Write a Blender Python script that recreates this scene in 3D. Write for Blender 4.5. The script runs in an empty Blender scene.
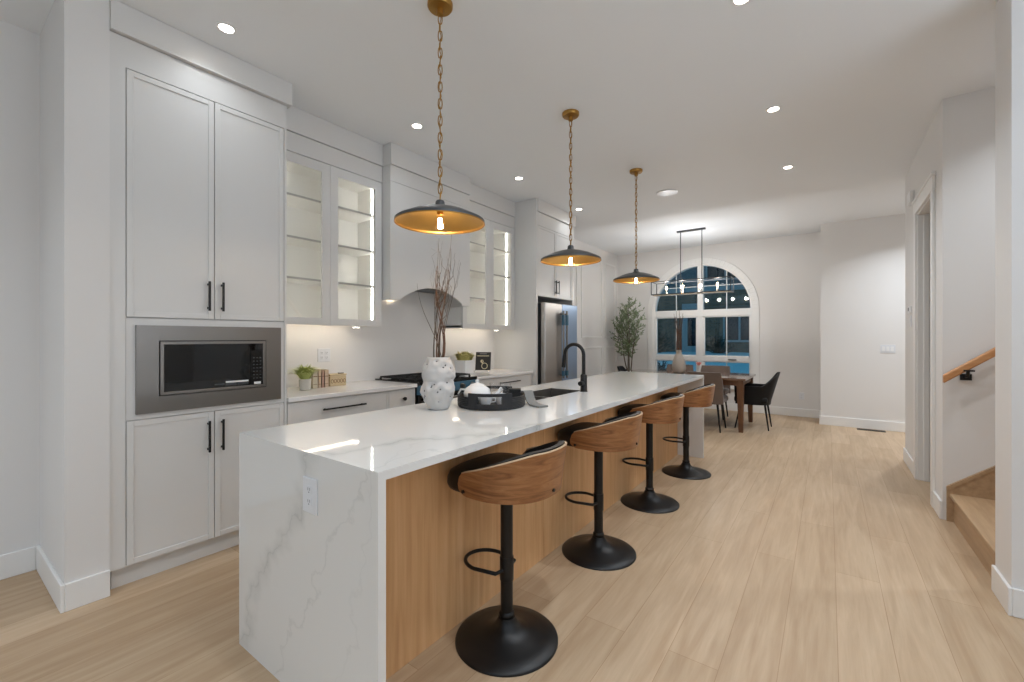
import bpy, math, random
from mathutils import Vector, Matrix
random.seed(7)
PI = math.pi
S = bpy.context.scene
C = S.collection

# ------------------------------------------------------------------ camera, world, exposure, large lights
cam_d = bpy.data.cameras.new('camera')
cam_d.sensor_width = 36.0
cam_d.lens = 436.1 / 1024 * 36.0
cam_d.shift_y = -3.1 / 1024
cam_d.clip_start = 0.05
cam = bpy.data.objects.new('camera', cam_d)
cam.location = (0, 0, 1.3331)
cam.rotation_euler = (PI / 2, 0, 0.6273)
C.objects.link(cam)
S.camera = cam

S.view_settings.view_transform = 'Standard'
S.view_settings.look = 'None'
S.view_settings.gamma = 1.0
S.view_settings.exposure = 0.66
S.view_settings.use_curve_mapping = False
S.cycles.use_denoising = True
S.cycles.max_bounces = 12
S.cycles.diffuse_bounces = 7
S.cycles.glossy_bounces = 5
S.cycles.transparent_max_bounces = 16
S.cycles.sample_clamp_indirect = 8.0

world = bpy.data.worlds.new('dusk_sky')
S.world = world
world.use_nodes = True
bgn = world.node_tree.nodes['Background']
bgn.inputs['Color'].default_value = (0.06, 0.28, 0.44, 1)
bgn.inputs['Strength'].default_value = 0.62

def area_light(name, loc, rot, size, size_y, power, color, spread=PI):
    d = bpy.data.lights.new(name, 'AREA')
    d.shape = 'RECTANGLE' if size_y else 'DISK'
    d.size = size
    if size_y: d.size_y = size_y
    d.energy = power; d.color = color; d.spread = spread
    o = bpy.data.objects.new(name, d); C.objects.link(o)
    o.location = loc; o.rotation_euler = rot
    return o
# daylight through the big living-room window behind the camera
area_light('daylight', (-0.6, -4.25, 1.45), (PI / 2 + 1.1, 0, PI), 3.4, 2.1, 62, (0.63, 0.79, 1.0))
area_light('side_fill', (3.5, 0.4, 1.55), (PI / 2 + 1.35, 0, PI / 2), 3.6, 2.2, 100, (0.72, 0.85, 1.0))  # added fill from the right, no window there; tilted up to brighten the ceiling

DOWNLIGHT_W = 5.8
CEIL = 3.09

# ------------------------------------------------------------------ materials
def lin(c):
    return tuple(((x / 255) / 12.92 if x / 255 <= 0.04045 else ((x / 255 + 0.055) / 1.055) ** 2.4) for x in c) + (1.0,)

def new_mat(name):
    m = bpy.data.materials.new(name); m.use_nodes = True
    nt = m.node_tree
    return m, nt, nt.nodes['Principled BSDF']

def mat(name, rgb, rough=0.5, metal=0.0, spec=0.5, emis=0.0, coat=0.0, bump=0.0, bscale=200.0, sheen=0.0):
    m, nt, b = new_mat(name)
    b.inputs['Base Color'].default_value = lin(rgb)
    b.inputs['Roughness'].default_value = rough
    b.inputs['Metallic'].default_value = metal
    b.inputs['Specular IOR Level'].default_value = spec
    if coat: b.inputs['Coat Weight'].default_value = coat
    if sheen: b.inputs['Sheen Weight'].default_value = sheen
    if emis:
        b.inputs['Emission Color'].default_value = lin(rgb)
        b.inputs['Emission Strength'].default_value = emis
    if bump:
        n = nt.nodes.new('ShaderNodeTexNoise'); n.inputs['Scale'].default_value = bscale
        n.inputs['Detail'].default_value = 4
        tc = nt.nodes.new('ShaderNodeTexCoord'); nt.links.new(tc.outputs['Object'], n.inputs['Vector'])
        bp = nt.nodes.new('ShaderNodeBump'); bp.inputs['Strength'].default_value = bump
        bp.inputs['Distance'].default_value = 0.004
        nt.links.new(n.outputs['Fac'], bp.inputs['Height']); nt.links.new(bp.outputs['Normal'], b.inputs['Normal'])
    return m

def ramp(nt, stops):
    r = nt.nodes.new('ShaderNodeValToRGB')
    cr = r.color_ramp
    while len(cr.elements) < len(stops): cr.elements.new(0.5)
    for e, (p, c) in zip(cr.elements, stops):
        e.position = p; e.color = lin(c)
    return r

def math_node(nt, op, a, b=None, c=None, clamp=False):
    n = nt.nodes.new('ShaderNodeMath'); n.operation = op; n.use_clamp = clamp
    for i, v in enumerate((a, b, c)):
        if v is None: continue
        if isinstance(v, (int, float)): n.inputs[i].default_value = v
        else: nt.links.new(v, n.inputs[i])
    return n.outputs[0]

def wood(name, dark, mid, light, scale, rough=0.45, spec=0.4, wav=0.0, coat=0.0):
    """scale: frequencies on x, y, z of the object; the low one is along the grain"""
    m, nt, b = new_mat(name)
    tc = nt.nodes.new('ShaderNodeTexCoord')
    mp = nt.nodes.new('ShaderNodeMapping'); mp.inputs['Scale'].default_value = scale
    nt.links.new(tc.outputs['Object'], mp.inputs['Vector'])
    n1 = nt.nodes.new('ShaderNodeTexNoise'); n1.inputs['Scale'].default_value = 1.0
    n1.inputs['Detail'].default_value = 7; n1.inputs['Roughness'].default_value = 0.62
    n1.inputs['Distortion'].default_value = wav
    nt.links.new(mp.outputs['Vector'], n1.inputs['Vector'])
    r = ramp(nt, [(0.28, dark), (0.5, mid), (0.72, light)])
    nt.links.new(n1.outputs['Fac'], r.inputs['Fac'])
    nt.links.new(r.outputs['Color'], b.inputs['Base Color'])
    b.inputs['Roughness'].default_value = rough
    b.inputs['Specular IOR Level'].default_value = spec
    b.inputs['Coat Weight'].default_value = coat; b.inputs['Coat Roughness'].default_value = 0.04
    return m

def floor_mat():
    m, nt, b = new_mat('oak_planks')
    tc = nt.nodes.new('ShaderNodeTexCoord')
    sp = nt.nodes.new('ShaderNodeSeparateXYZ'); nt.links.new(tc.outputs['Object'], sp.inputs[0])
    cb = nt.nodes.new('ShaderNodeCombineXYZ')
    nt.links.new(sp.outputs['Y'], cb.inputs['X'])
    nt.links.new(math_node(nt, 'ADD', sp.outputs['X'], 0.747 + 0.195 * 100), cb.inputs['Y'])
    br = nt.nodes.new('ShaderNodeTexBrick')
    nt.links.new(cb.outputs[0], br.inputs['Vector'])
    br.offset = 0.37; br.offset_frequency = 2
    br.inputs['Scale'].default_value = 1.0
    br.inputs['Brick Width'].default_value = 1.9
    br.inputs['Row Height'].default_value = 0.195
    br.inputs['Mortar Size'].default_value = 0.0012
    br.inputs['Mortar Smooth'].default_value = 0.2
    br.inputs['Color1'].default_value = lin((190, 165, 135))
    br.inputs['Color2'].default_value = lin((206, 182, 153))
    br.inputs['Mortar'].default_value = lin((172, 142, 110))
    mp = nt.nodes.new('ShaderNodeMapping'); mp.inputs['Scale'].default_value = (42, 2.2, 1)
    nt.links.new(tc.outputs['Object'], mp.inputs['Vector'])
    n = nt.nodes.new('ShaderNodeTexNoise'); n.inputs['Scale'].default_value = 1; n.inputs['Detail'].default_value = 8
    n.inputs['Roughness'].default_value = 0.65; n.inputs['Distortion'].default_value = 0.6
    nt.links.new(mp.outputs[0], n.inputs['Vector'])
    r = ramp(nt, [(0.3, (240, 236, 232)), (0.7, (255, 255, 255))])
    nt.links.new(n.outputs['Fac'], r.inputs['Fac'])
    mp2 = nt.nodes.new('ShaderNodeMapping'); mp2.inputs['Scale'].default_value = (9, 0.9, 1)
    nt.links.new(tc.outputs['Object'], mp2.inputs['Vector'])
    n2 = nt.nodes.new('ShaderNodeTexNoise'); n2.inputs['Scale'].default_value = 1; n2.inputs['Detail'].default_value = 3
    n2.inputs['Distortion'].default_value = 1.5
    nt.links.new(mp2.outputs[0], n2.inputs['Vector'])
    r2 = ramp(nt, [(0.35, (238, 233, 228)), (0.65, (255, 255, 255))])
    nt.links.new(n2.outputs['Fac'], r2.inputs['Fac'])
    mx = nt.nodes.new('ShaderNodeMix'); mx.data_type = 'RGBA'; mx.blend_type = 'MULTIPLY'
    mx.inputs['Factor'].default_value = 1
    nt.links.new(br.outputs['Color'], mx.inputs['A']); nt.links.new(r.outputs['Color'], mx.inputs['B'])
    mx2 = nt.nodes.new('ShaderNodeMix'); mx2.data_type = 'RGBA'; mx2.blend_type = 'MULTIPLY'
    mx2.inputs['Factor'].default_value = 1
    nt.links.new(mx.outputs['Result'], mx2.inputs['A']); nt.links.new(r2.outputs['Color'], mx2.inputs['B'])
    nt.links.new(mx2.outputs['Result'], b.inputs['Base Color'])
    b.inputs['Roughness'].default_value = 0.42
    b.inputs['Specular IOR Level'].default_value = 0.35
    return m

def quartz_mat():
    m, nt, b = new_mat('veined_quartz')
    tc = nt.nodes.new('ShaderNodeTexCoord')
    sp = nt.nodes.new('ShaderNodeSeparateXYZ'); nt.links.new(tc.outputs['Object'], sp.inputs[0])
    X, Y, Z = sp.outputs
    def noise(scale, detail=6, rough=0.6):
        n = nt.nodes.new('ShaderNodeTexNoise'); n.inputs['Scale'].default_value = scale
        n.inputs['Detail'].default_value = detail; n.inputs['Roughness'].default_value = rough
        nt.links.new(tc.outputs['Object'], n.inputs['Vector'])
        return n.outputs['Fac']
    big, mid = noise(3.2, 3), noise(13, 6, 0.7)
    wob = math_node(nt, 'ADD', math_node(nt, 'MULTIPLY', math_node(nt, 'SUBTRACT', big, 0.5), 0.42),
                    math_node(nt, 'MULTIPLY', math_node(nt, 'SUBTRACT', mid, 0.5), 0.10))
    def vein(a, bz, cy, w, strength):
        # distance in x from the line x = a + bz*z + cy*(y-0.84)
        t = math_node(nt, 'SUBTRACT', X, math_node(nt, 'ADD', math_node(nt, 'MULTIPLY', Z, bz),
                      math_node(nt, 'MULTIPLY_ADD', Y, cy, a - 0.84 * cy)))
        t = math_node(nt, 'ABSOLUTE', math_node(nt, 'ADD', t, wob))
        v = math_node(nt, 'SUBTRACT', 1.0, math_node(nt, 'DIVIDE', t, w), clamp=True)
        return math_node(nt, 'MULTIPLY', math_node(nt, 'POWER', v, 1.6), strength)
    v = vein(-2.06, 0.62, 0.42, 0.018, 0.55)
    v = math_node(nt, 'MAXIMUM', v, vein(-2.06, 0.62, 0.42, 0.075, 0.34))
    v = math_node(nt, 'MAXIMUM', v, vein(-1.80, 0.68, 0.20, 0.012, 0.24))
    v = math_node(nt, 'MAXIMUM', v, vein(-1.38, 0.25, -0.28, 0.012, 0.12))
    v = math_node(nt, 'MULTIPLY', v, math_node(nt, 'MULTIPLY_ADD', noise(7, 4), 1.6, -0.2, clamp=True))
    r = ramp(nt, [(0.0, (221, 220, 217)), (1.0, (116, 122, 120))])
    nt.links.new(v, r.inputs['Fac'])
    nt.links.new(r.outputs['Color'], b.inputs['Base Color'])
    b.inputs['Roughness'].default_value = 0.05
    b.inputs['Specular IOR Level'].default_value = 0.5
    return m

def glass_mat(name, tint=(255, 255, 255), refl=1.0):
    m = bpy.data.materials.new(name); m.use_nodes = True
    nt = m.node_tree; nt.nodes.clear()
    o = nt.nodes.new('ShaderNodeOutputMaterial')
    tr = nt.nodes.new('ShaderNodeBsdfTransparent'); tr.inputs[0].default_value = lin(tint)
    gl = nt.nodes.new('ShaderNodeBsdfGlossy'); gl.inputs['Roughness'].default_value = 0.02
    fr = nt.nodes.new('ShaderNodeFresnel'); fr.inputs['IOR'].default_value = 1.5
    ge = nt.nodes.new('ShaderNodeNewGeometry')
    nt.links.new(math_node(nt, 'MULTIPLY_ADD', ge.outputs['Backfacing'], 1 / 1.5 - 1.5, 1.5), fr.inputs['IOR'])
    mx = nt.nodes.new('ShaderNodeMixShader')
    nt.links.new(math_node(nt, 'MULTIPLY', fr.outputs[0], refl, clamp=True), mx.inputs[0])
    nt.links.new(tr.outputs[0], mx.inputs[1]); nt.links.new(gl.outputs[0], mx.inputs[2])
    nt.links.new(mx.outputs[0], o.inputs[0])
    return m

def steel_mat(name, rgb, rough=0.28, axis=(1.5, 1.5, 300)):
    m, nt, b = new_mat(name)
    tc = nt.nodes.new('ShaderNodeTexCoord')
    mp = nt.nodes.new('ShaderNodeMapping'); mp.inputs['Scale'].default_value = axis
    nt.links.new(tc.outputs['Object'], mp.inputs['Vector'])
    n = nt.nodes.new('ShaderNodeTexNoise'); n.inputs['Scale'].default_value = 1; n.inputs['Detail'].default_value = 3
    nt.links.new(mp.outputs[0], n.inputs['Vector'])
    r = nt.nodes.new('ShaderNodeMapRange')
    r.inputs['To Min'].default_value = rough - 0.06; r.inputs['To Max'].default_value = rough + 0.1
    nt.links.new(n.outputs['Fac'], r.inputs['Value']); nt.links.new(r.outputs[0], b.inputs['Roughness'])
    b.inputs['Base Color'].default_value = lin(rgb); b.inputs['Metallic'].default_value = 1.0
    return m

def brick_mat():
    m, nt, b = new_mat('house_brick')
    tc = nt.nodes.new('ShaderNodeTexCoord')
    sp = nt.nodes.new('ShaderNodeSeparateXYZ'); nt.links.new(tc.outputs['Object'], sp.inputs[0])
    cb = nt.nodes.new('ShaderNodeCombineXYZ')
    nt.links.new(sp.outputs['X'], cb.inputs['X']); nt.links.new(sp.outputs['Z'], cb.inputs['Y'])
    br = nt.nodes.new('ShaderNodeTexBrick'); nt.links.new(cb.outputs[0], br.inputs['Vector'])
    br.inputs['Scale'].default_value = 1; br.inputs['Brick Width'].default_value = 0.24
    br.inputs['Row Height'].default_value = 0.08; br.inputs['Mortar Size'].default_value = 0.008
    br.inputs['Color1'].default_value = lin((150, 112, 90)); br.inputs['Color2'].default_value = lin((116, 90, 78))
    br.inputs['Mortar'].default_value = lin((120, 112, 106))
    nt.links.new(br.outputs['Color'], b.inputs['Base Color']); b.inputs['Roughness'].default_value = 0.9
    return m

M = {}
M['wall'] = mat('wall_paint', (226, 224, 222), 0.75, spec=0.25)
M['ceiling'] = mat('ceiling_paint', (234, 237, 240), 0.85, spec=0.2)
M['trim'] = mat('trim_paint', (234, 233, 231), 0.42)
M['cab'] = mat('cabinet_paint', (219, 218, 216), 0.38)
M['cab_in'] = mat('cabinet_interior', (238, 236, 232), 0.5)
M['edge'] = mat('shelf_edge', (176, 174, 171), 0.4)
M['floor'] = floor_mat()
M['quartz'] = quartz_mat()
M['counter'] = mat('plain_quartz', (234, 232, 230), 0.14)
M['splash'] = mat('backsplash_quartz', (232, 231, 230), 0.10)
M['oak'] = wood('pale_oak', (200, 150, 102), (215, 168, 119), (226, 183, 136), (26, 26, 1.3), 0.5, 0.3, 0.3)
M['oak_rail'] = wood('honey_oak', (176, 122, 76), (192, 138, 90), (206, 154, 106), (2, 30, 30), 0.42)
M['oak_stair'] = wood('stair_oak', (160, 130, 98), (176, 146, 113), (188, 158, 124), (28, 2.0, 28), 0.42)
M['walnut'] = wood('walnut_veneer', (114, 72, 42), (152, 102, 62), (176, 127, 84), (5, 5, 42), 0.36, 0.45, 1.2)
M['ply'] = mat('ply_edge', (200, 172, 140), 0.5)
M['leather'] = mat('black_leather', (22, 22, 24), 0.42, spec=0.45, bump=0.15, bscale=260)
M['black'] = mat('black_metal', (26, 25, 25), 0.38, metal=0.3, spec=0.5)
M['black_matte'] = mat('black_matte', (22, 22, 22), 0.6)
M['black_gloss'] = mat('black_glass', (8, 8, 9), 0.04, spec=0.6)
M['steel'] = steel_mat('brushed_steel', (138, 133, 128), 0.30, (1.5, 1.5, 260))
M['steel_v'] = steel_mat('brushed_steel_door', (182, 178, 174), 0.30, (260, 260, 1.5))
M['blue_steel'] = mat('blue_tinted_steel', (150, 172, 200), 0.3, metal=0.65)
M['blue_tape'] = mat('blue_tape', (66, 108, 132), 0.35)
M['brass'] = mat('aged_brass', (172, 130, 66), 0.32, metal=0.9)
M['gold_in'] = mat('gold_leaf', (196, 156, 88), 0.30, metal=0.85)
M['gunmetal'] = mat('gunmetal', (86, 88, 90), 0.38, metal=0.7)
M['glass'] = glass_mat('clear_glass')
M['cabglass'] = glass_mat('cabinet_glass', (252, 253, 252))
M['pane'] = glass_mat('window_glass', (236, 242, 244), 1.3)
M['bulb_glass'] = glass_mat('bulb_glass', (255, 248, 236))
M['led'] = mat('led_strip', (255, 251, 246), emis=9.5)
M['led_under'] = mat('led_under_strip', (255, 240, 218), emis=9.0)
M['lamp'] = mat('lamp_lens', (255, 246, 232), emis=14.0)
M['filament'] = mat('filament', (255, 206, 140), emis=70.0)
M['filament_w'] = mat('white_filament', (255, 232, 200), emis=60.0)
M['white'] = mat('white_plastic', (236, 236, 236), 0.35)
M['plate'] = mat('switch_plate', (222, 224, 228), 0.3)
M['slot'] = mat('socket_slot', (110, 112, 116), 0.5)
M['ceramic'] = mat('white_ceramic', (198, 195, 192), 0.45, bump=0.4, bscale=26)
M['ceramic_s'] = mat('glazed_ceramic', (238, 238, 238), 0.12)
M['stone'] = mat('grey_beige_stoneware', (186, 176, 164), 0.6, bump=0.4, bscale=60)
M['hole'] = mat('dark_pit', (92, 88, 88), 0.8)
M['twig'] = mat('dried_twig', (98, 84, 72), 0.85)
M['twig_red'] = mat('russet_twig', (110, 80, 62), 0.85)
M['pot'] = mat('pale_concrete', (206, 202, 194), 0.8, bump=0.3, bscale=80)
M['grass'] = mat('plant_green', (188, 196, 116), 0.55)
M['succ'] = mat('olive_yellow_leaf', (186, 176, 108), 0.55)
M['soil'] = mat('soil', (58, 46, 38), 0.95)
M['leaf'] = mat('olive_leaf', (112, 130, 94), 0.5)
M['leaf2'] = mat('olive_leaf_pale', (160, 170, 142), 0.5)
M['bark'] = mat('bark', (104, 92, 80), 0.85)
M['basket'] = mat('planter_basket', (172, 150, 122), 0.85, bump=0.6, bscale=120)
M['taupe'] = mat('taupe_fabric', (104, 88, 78), 0.9, sheen=0.4, bump=0.25, bscale=420)
M['tabletop'] = wood('walnut_table', (96, 68, 50), (120, 88, 66), (138, 104, 80), (2, 30, 30), 0.12, 0.6, 0.0, 0.8)
M['tableleg'] = wood('walnut_leg', (88, 58, 38), (108, 74, 50), (124, 88, 62), (30, 30, 2), 0.4, 0.4)
M['navy'] = mat('black_fabric', (13, 13, 16), 0.55, spec=0.3)
M['page'] = mat('paper', (226, 214, 196), 0.8)
M['cream'] = mat('cream_cloth', (214, 202, 180), 0.8)
M['peach'] = mat('peach_cloth', (208, 182, 158), 0.8)
M['rose'] = mat('dusty_rose', (186, 148, 130), 0.8)
M['boxwood'] = mat('carved_box', (206, 186, 150), 0.7, bump=0.6, bscale=50)
M['print'] = mat('brown_print', (138, 100, 72), 0.8)
M['charcoal'] = mat('charcoal_board', (44, 43, 45), 0.6)
M['chalk'] = mat('cream_print', (214, 206, 176), 0.8)
M['tray'] = mat('black_rattan', (34, 34, 36), 0.5, spec=0.4)
M['napkin'] = mat('grey_linen', (128, 128, 126), 0.9, bump=0.3, bscale=300)
M['coral'] = mat('coral_petal', (232, 150, 138), 0.7)
M['sink'] = mat('dark_sink_steel', (104, 99, 94), 0.38, metal=0.5)
M['register'] = mat('register_metal', (36, 30, 26), 0.5, metal=0.4)
M['bar_wood'] = mat('pale_bar', (196, 180, 156), 0.4, metal=0.2)
M['candle'] = mat('candle_sleeve', (206, 196, 178), 0.5)
M['snow'] = mat('snow', (236, 240, 246), 0.7, bump=0.6, bscale=2.5)
M['brick'] = brick_mat()
M['siding'] = mat('house_siding', (120, 124, 128), 0.8)
M['eave'] = mat('house_trim', (176, 178, 180), 0.7)
M['roof'] = mat('roof_shingle', (58, 58, 62), 0.9)
M['dark_glass'] = mat('dark_house_glass', (24, 30, 40), 0.08)
M['shrub'] = mat('winter_shrub', (62, 54, 46), 0.9)

# ------------------------------------------------------------------ mesh builder
class MB:
    def __init__(s): s.v = []; s.f = []; s.fm = []; s.mi = 0
    def add(s, vs, fs):
        o = len(s.v); s.v.extend([tuple(p) for p in vs])
        for f in fs: s.f.append(tuple(i + o for i in f)); s.fm.append(s.mi)
        return s
    def box(s, x0, x1, y0, y1, z0, z1):
        if x0 > x1: x0, x1 = x1, x0
        if y0 > y1: y0, y1 = y1, y0
        if z0 > z1: z0, z1 = z1, z0
        vs = [(x, y, z) for z in (z0, z1) for y in (y0, y1) for x in (x0, x1)]
        return s.add(vs, [(0, 2, 3, 1), (4, 5, 7, 6), (0, 1, 5, 4), (2, 6, 7, 3), (0, 4, 6, 2), (1, 3, 7, 5)])
    def taper(s, c0, a0, c1, a1):
        """square bar from centre c0 (half sizes a0) to centre c1 (half sizes a1), sections level"""
        vs = []
        for c, a in ((c0, a0), (c1, a1)):
            ax, ay = a if isinstance(a, tuple) else (a, a)
            vs += [(c[0] - ax, c[1] - ay, c[2]), (c[0] + ax, c[1] - ay, c[2]), (c[0] + ax, c[1] + ay, c[2]), (c[0] - ax, c[1] + ay, c[2])]
        return s.add(vs, [(3, 2, 1, 0), (4, 5, 6, 7), (0, 1, 5, 4), (1, 2, 6, 5), (2, 3, 7, 6), (3, 0, 4, 7)])
    def prism(s, poly, h0, h1, axis='z'):
        n = len(poly)
        k = {'x': lambda a, b, h: (h, a, b), 'y': lambda a, b, h: (a, h, b), 'z': lambda a, b, h: (a, b, h)}[axis]
        vs = [k(a, b, h0) for a, b in poly] + [k(a, b, h1) for a, b in poly]
        return s.add(vs, [tuple(range(n - 1, -1, -1)), tuple(range(n, 2 * n))] + [(i, (i + 1) % n, n + (i + 1) % n, n + i) for i in range(n)])
    def band(s, inner, outer, h0, h1, axis='y', closed=False):
        """solid strip between two matching 2-D paths"""
        n = len(inner); m = n if closed else n - 1
        for i in range(m):
            j = (i + 1) % n
            s.prism([inner[i], inner[j], outer[j], outer[i]], h0, h1, axis)
        return s
    def lathe(s, prof, c=(0, 0, 0), seg=32, cap=True):
        n = len(prof); vs = []; fs = []
        for r, z in prof:
            for k in range(seg):
                a = 2 * PI * k / seg; vs.append((c[0] + r * math.cos(a), c[1] + r * math.sin(a), c[2] + z))
        for i in range(n - 1):
            for k in range(seg):
                k2 = (k + 1) % seg; fs.append((i * seg + k, i * seg + k2, (i + 1) * seg + k2, (i + 1) * seg + k))
        if cap:
            fs.append(tuple(range(seg - 1, -1, -1))); fs.append(tuple((n - 1) * seg + k for k in range(seg)))
        return s.add(vs, fs)
    def tube(s, path, r, seg=8, closed=False):
        P = [Vector(p) for p in path]; n = len(P)
        rs = r if isinstance(r, (list, tuple)) else [r] * n
        T = []
        for i in range(n):
            if closed: t = P[(i + 1) % n] - P[i - 1]
            else: t = P[min(i + 1, n - 1)] - P[max(i - 1, 0)]
            T.append(t.normalized() if t.length > 1e-9 else Vector((0, 0, 1)))
        up = Vector((0, 0, 1)) if abs(T[0].z) < 0.9 else Vector((1, 0, 0))
        u = T[0].cross(up).normalized(); vs = []; fs = []
        for i in range(n):
            u = (u - T[i] * u.dot(T[i])).normalized(); w = T[i].cross(u)
            for k in range(seg):
                a = 2 * PI * k / seg; vs.append(P[i] + (u * math.cos(a) + w * math.sin(a)) * rs[i])
        for i in range(n if closed else n - 1):
            j = (i + 1) % n
            for k in range(seg):
                k2 = (k + 1) % seg; fs.append((i * seg + k, i * seg + k2, j * seg + k2, j * seg + k))
        if not closed:
            fs.append(tuple(range(seg - 1, -1, -1))); fs.append(tuple((n - 1) * seg + k for k in range(seg)))
        return s.add(vs, fs)
    def cyl(s, p0, p1, r, seg=16): return s.tube([p0, p1], r, seg)
    def grid(s, rows, closed_u=False, flip=False):
        """rows: list of equal-length point lists"""
        n = len(rows); m = len(rows[0]); fs = []
        for i in range(n - 1):
            for k in range(m if closed_u else m - 1):
                q = (i * m + k, i * m + (k + 1) % m, (i + 1) * m + (k + 1) % m, (i + 1) * m + k)
                fs.append(q[::-1] if flip else q)
        return s.add([p for r in rows for p in r], fs)
    def build(s, name, material, parent=None, smooth=None, bevel=0.0, local=False, keep=False, mats=None, seg=2):
        me = bpy.data.meshes.new(name)
        off = Vector((0, 0, 0)); loc = Vector((0, 0, 0))
        if parent is not None:
            if not local:
                q = parent
                while q is not None: off += q.location; q = q.parent
        elif not keep:
            xs, ys, zs = zip(*s.v)
            loc = Vector(((min(xs) + max(xs)) / 2, (min(ys) + max(ys)) / 2, min(zs))); off = loc
        me.from_pydata([(a - off.x, b - off.y, c - off.z) for a, b, c in s.v], [], s.f)
        for mm in (mats or [material]): me.materials.append(mm)
        if mats: me.polygons.foreach_set('material_index', s.fm)
        me.validate(); me.update()
        import bmesh
        bm = bmesh.new(); bm.from_mesh(me); bmesh.ops.recalc_face_normals(bm, faces=bm.faces); bm.to_mesh(me); bm.free()
        if smooth is not None:
            me.polygons.foreach_set('use_smooth', [True] * len(me.polygons))
            me.set_sharp_from_angle(angle=math.radians(smooth))
        o = bpy.data.objects.new(name, me); C.objects.link(o)
        o.location = loc
        if parent is not None: o.parent = parent
        if bevel:
            b = o.modifiers.new('bevel', 'BEVEL'); b.width = bevel; b.segments = seg; b.limit_method = 'ANGLE'
            b.angle_limit = math.radians(40)
        return o

def tag(o, label, cat, group=None, kind=None):
    if label: o['label'] = label
    if cat: o['category'] = cat
    if group: o['group'] = group
    if kind: o['kind'] = kind
    return o
def thing(name, label, cat, loc=(0, 0, 0), rz=0.0, group=None):
    o = bpy.data.objects.new(name, None); C.objects.link(o)
    o.empty_display_size = 0.1; o.location = loc; o.rotation_euler = (0, 0, rz)
    return tag(o, label, cat, group)
def struct_root(name, loc=(0, 0, 0)):
    o = bpy.data.objects.new(name, None); C.objects.link(o); o.location = loc; o['kind'] = 'structure'
    return o
def struct(mb, name, material, **k):
    o = mb.build(name, material, keep=True, **k); o['kind'] = 'structure'
    return o
def copy_tree(o, parent=None):
    c = o.copy(); C.objects.link(c)
    if parent is not None:
        c.parent = parent
    for ch in list(o.children): copy_tree(ch, c)
    return c
def box1(*a): return MB().box(*a)

# ------------------------------------------------------------------ room shell
XW = -3.64      # kitchen wall
YW = 8.85       # window wall
struct(box1(-6.2, 6.0, -4.6, 9.2, -0.12, 0.0), 'floor', M['floor'])
struct(box1(-6.2, 6.0, -4.6, 9.2, CEIL, CEIL + 0.15), 'ceiling', M['ceiling'])
struct(box1(XW - 0.15, XW, 0.55, 9.0, 0, CEIL), 'wall_left', M['wall'])
w = MB().box(-3.84, -3.70, -4.3, 0.55, 0, CEIL).box(-3.72, -3.015, 0.44, 0.606, 0, CEIL)
struct(w, 'wall_left_return', M['wall'])
# window wall with the arched opening
WC, WZ, WR = -1.985, 1.86, 0.90      # arch centre x, springing height, half width
SILL = 0.42
w = MB().box(XW, WC - WR, YW, YW + 0.16, 0, CEIL).box(WC + WR, 0.0, YW, YW + 0.16, 0, CEIL).box(WC - WR, WC + WR, YW, YW + 0.16, 0, SILL)
NA = 40
arc = lambda r, n=NA: [(WC - r * math.cos(PI * i / n), WZ + r * math.sin(PI * i / n)) for i in range(n + 1)]
a_in = arc(WR)
w.band(a_in, [(x, CEIL) for x, z in a_in], YW, YW + 0.16, 'y')
struct(w, 'wall_window', M['wall'])
struct(MB().box(-0.095, 0.05, 8.4, 8.86, 0, CEIL).box(-0.095, 5.8, 8.25, 8.4, 0, CEIL), 'wall_entry', M['wall'])
# right wall with the doorway
w = MB().box(0.68, 0.80, 4.45, 4.80, 0, CEIL).box(0.68, 0.80, 5.56, 6.36, 0, CEIL).box(0.68, 0.80, 4.80, 5.56, 2.50, CEIL)
struct(w, 'wall_right', M['wall'])
struct(MB().box(0.80, 5.8, 6.24, 6.36, 0, CEIL).box(2.2, 2.3, 4.55, 6.24, 0, CEIL), 'wall_closet', M['wall'])
struct(box1(0.80, 5.8, 4.45, 4.57, 0, CEIL), 'wall_stair', M['wall'])
struct(box1(0.714, 5.8, 3.108, 3.36, 0, CEIL), 'wall_stub', M['wall'])
struct(box1(3.6, 3.75, -4.3, 3.11, 0, CEIL), 'wall_living', M['wall'])
struct(box1(3.4, 3.5, 3.36, 4.45, 0, CEIL), 'wall_stair_end', M['wall'])
struct(box1(5.8, 5.95, 6.36, 8.4, 0, CEIL), 'wall_foyer', M['wall'])
w = MB().box(-3.84, -2.4, -4.35, -4.2, 0, CEIL).box(1.2, 3.75, -4.35, -4.2, 0, CEIL).box(-2.4, 1.2, -4.35, -4.2, 0, 0.35).box(-2.4, 1.2, -4.35, -4.2, 2.55, CEIL)
struct(w, 'wall_rear', M['wall'])
fr = MB().box(-2.4, -2.32, -4.33, -4.22, 0.35, 2.55).box(1.12, 1.2, -4.33, -4.22, 0.35, 2.55).box(-2.4, 1.2, -4.33, -4.22, 0.35, 0.43).box(-2.4, 1.2, -4.33, -4.22, 2.47, 2.55).box(-0.64, -0.56, -4.33, -4.22, 0.35, 2.55)
struct(fr, 'window_2', M['trim'])

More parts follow.
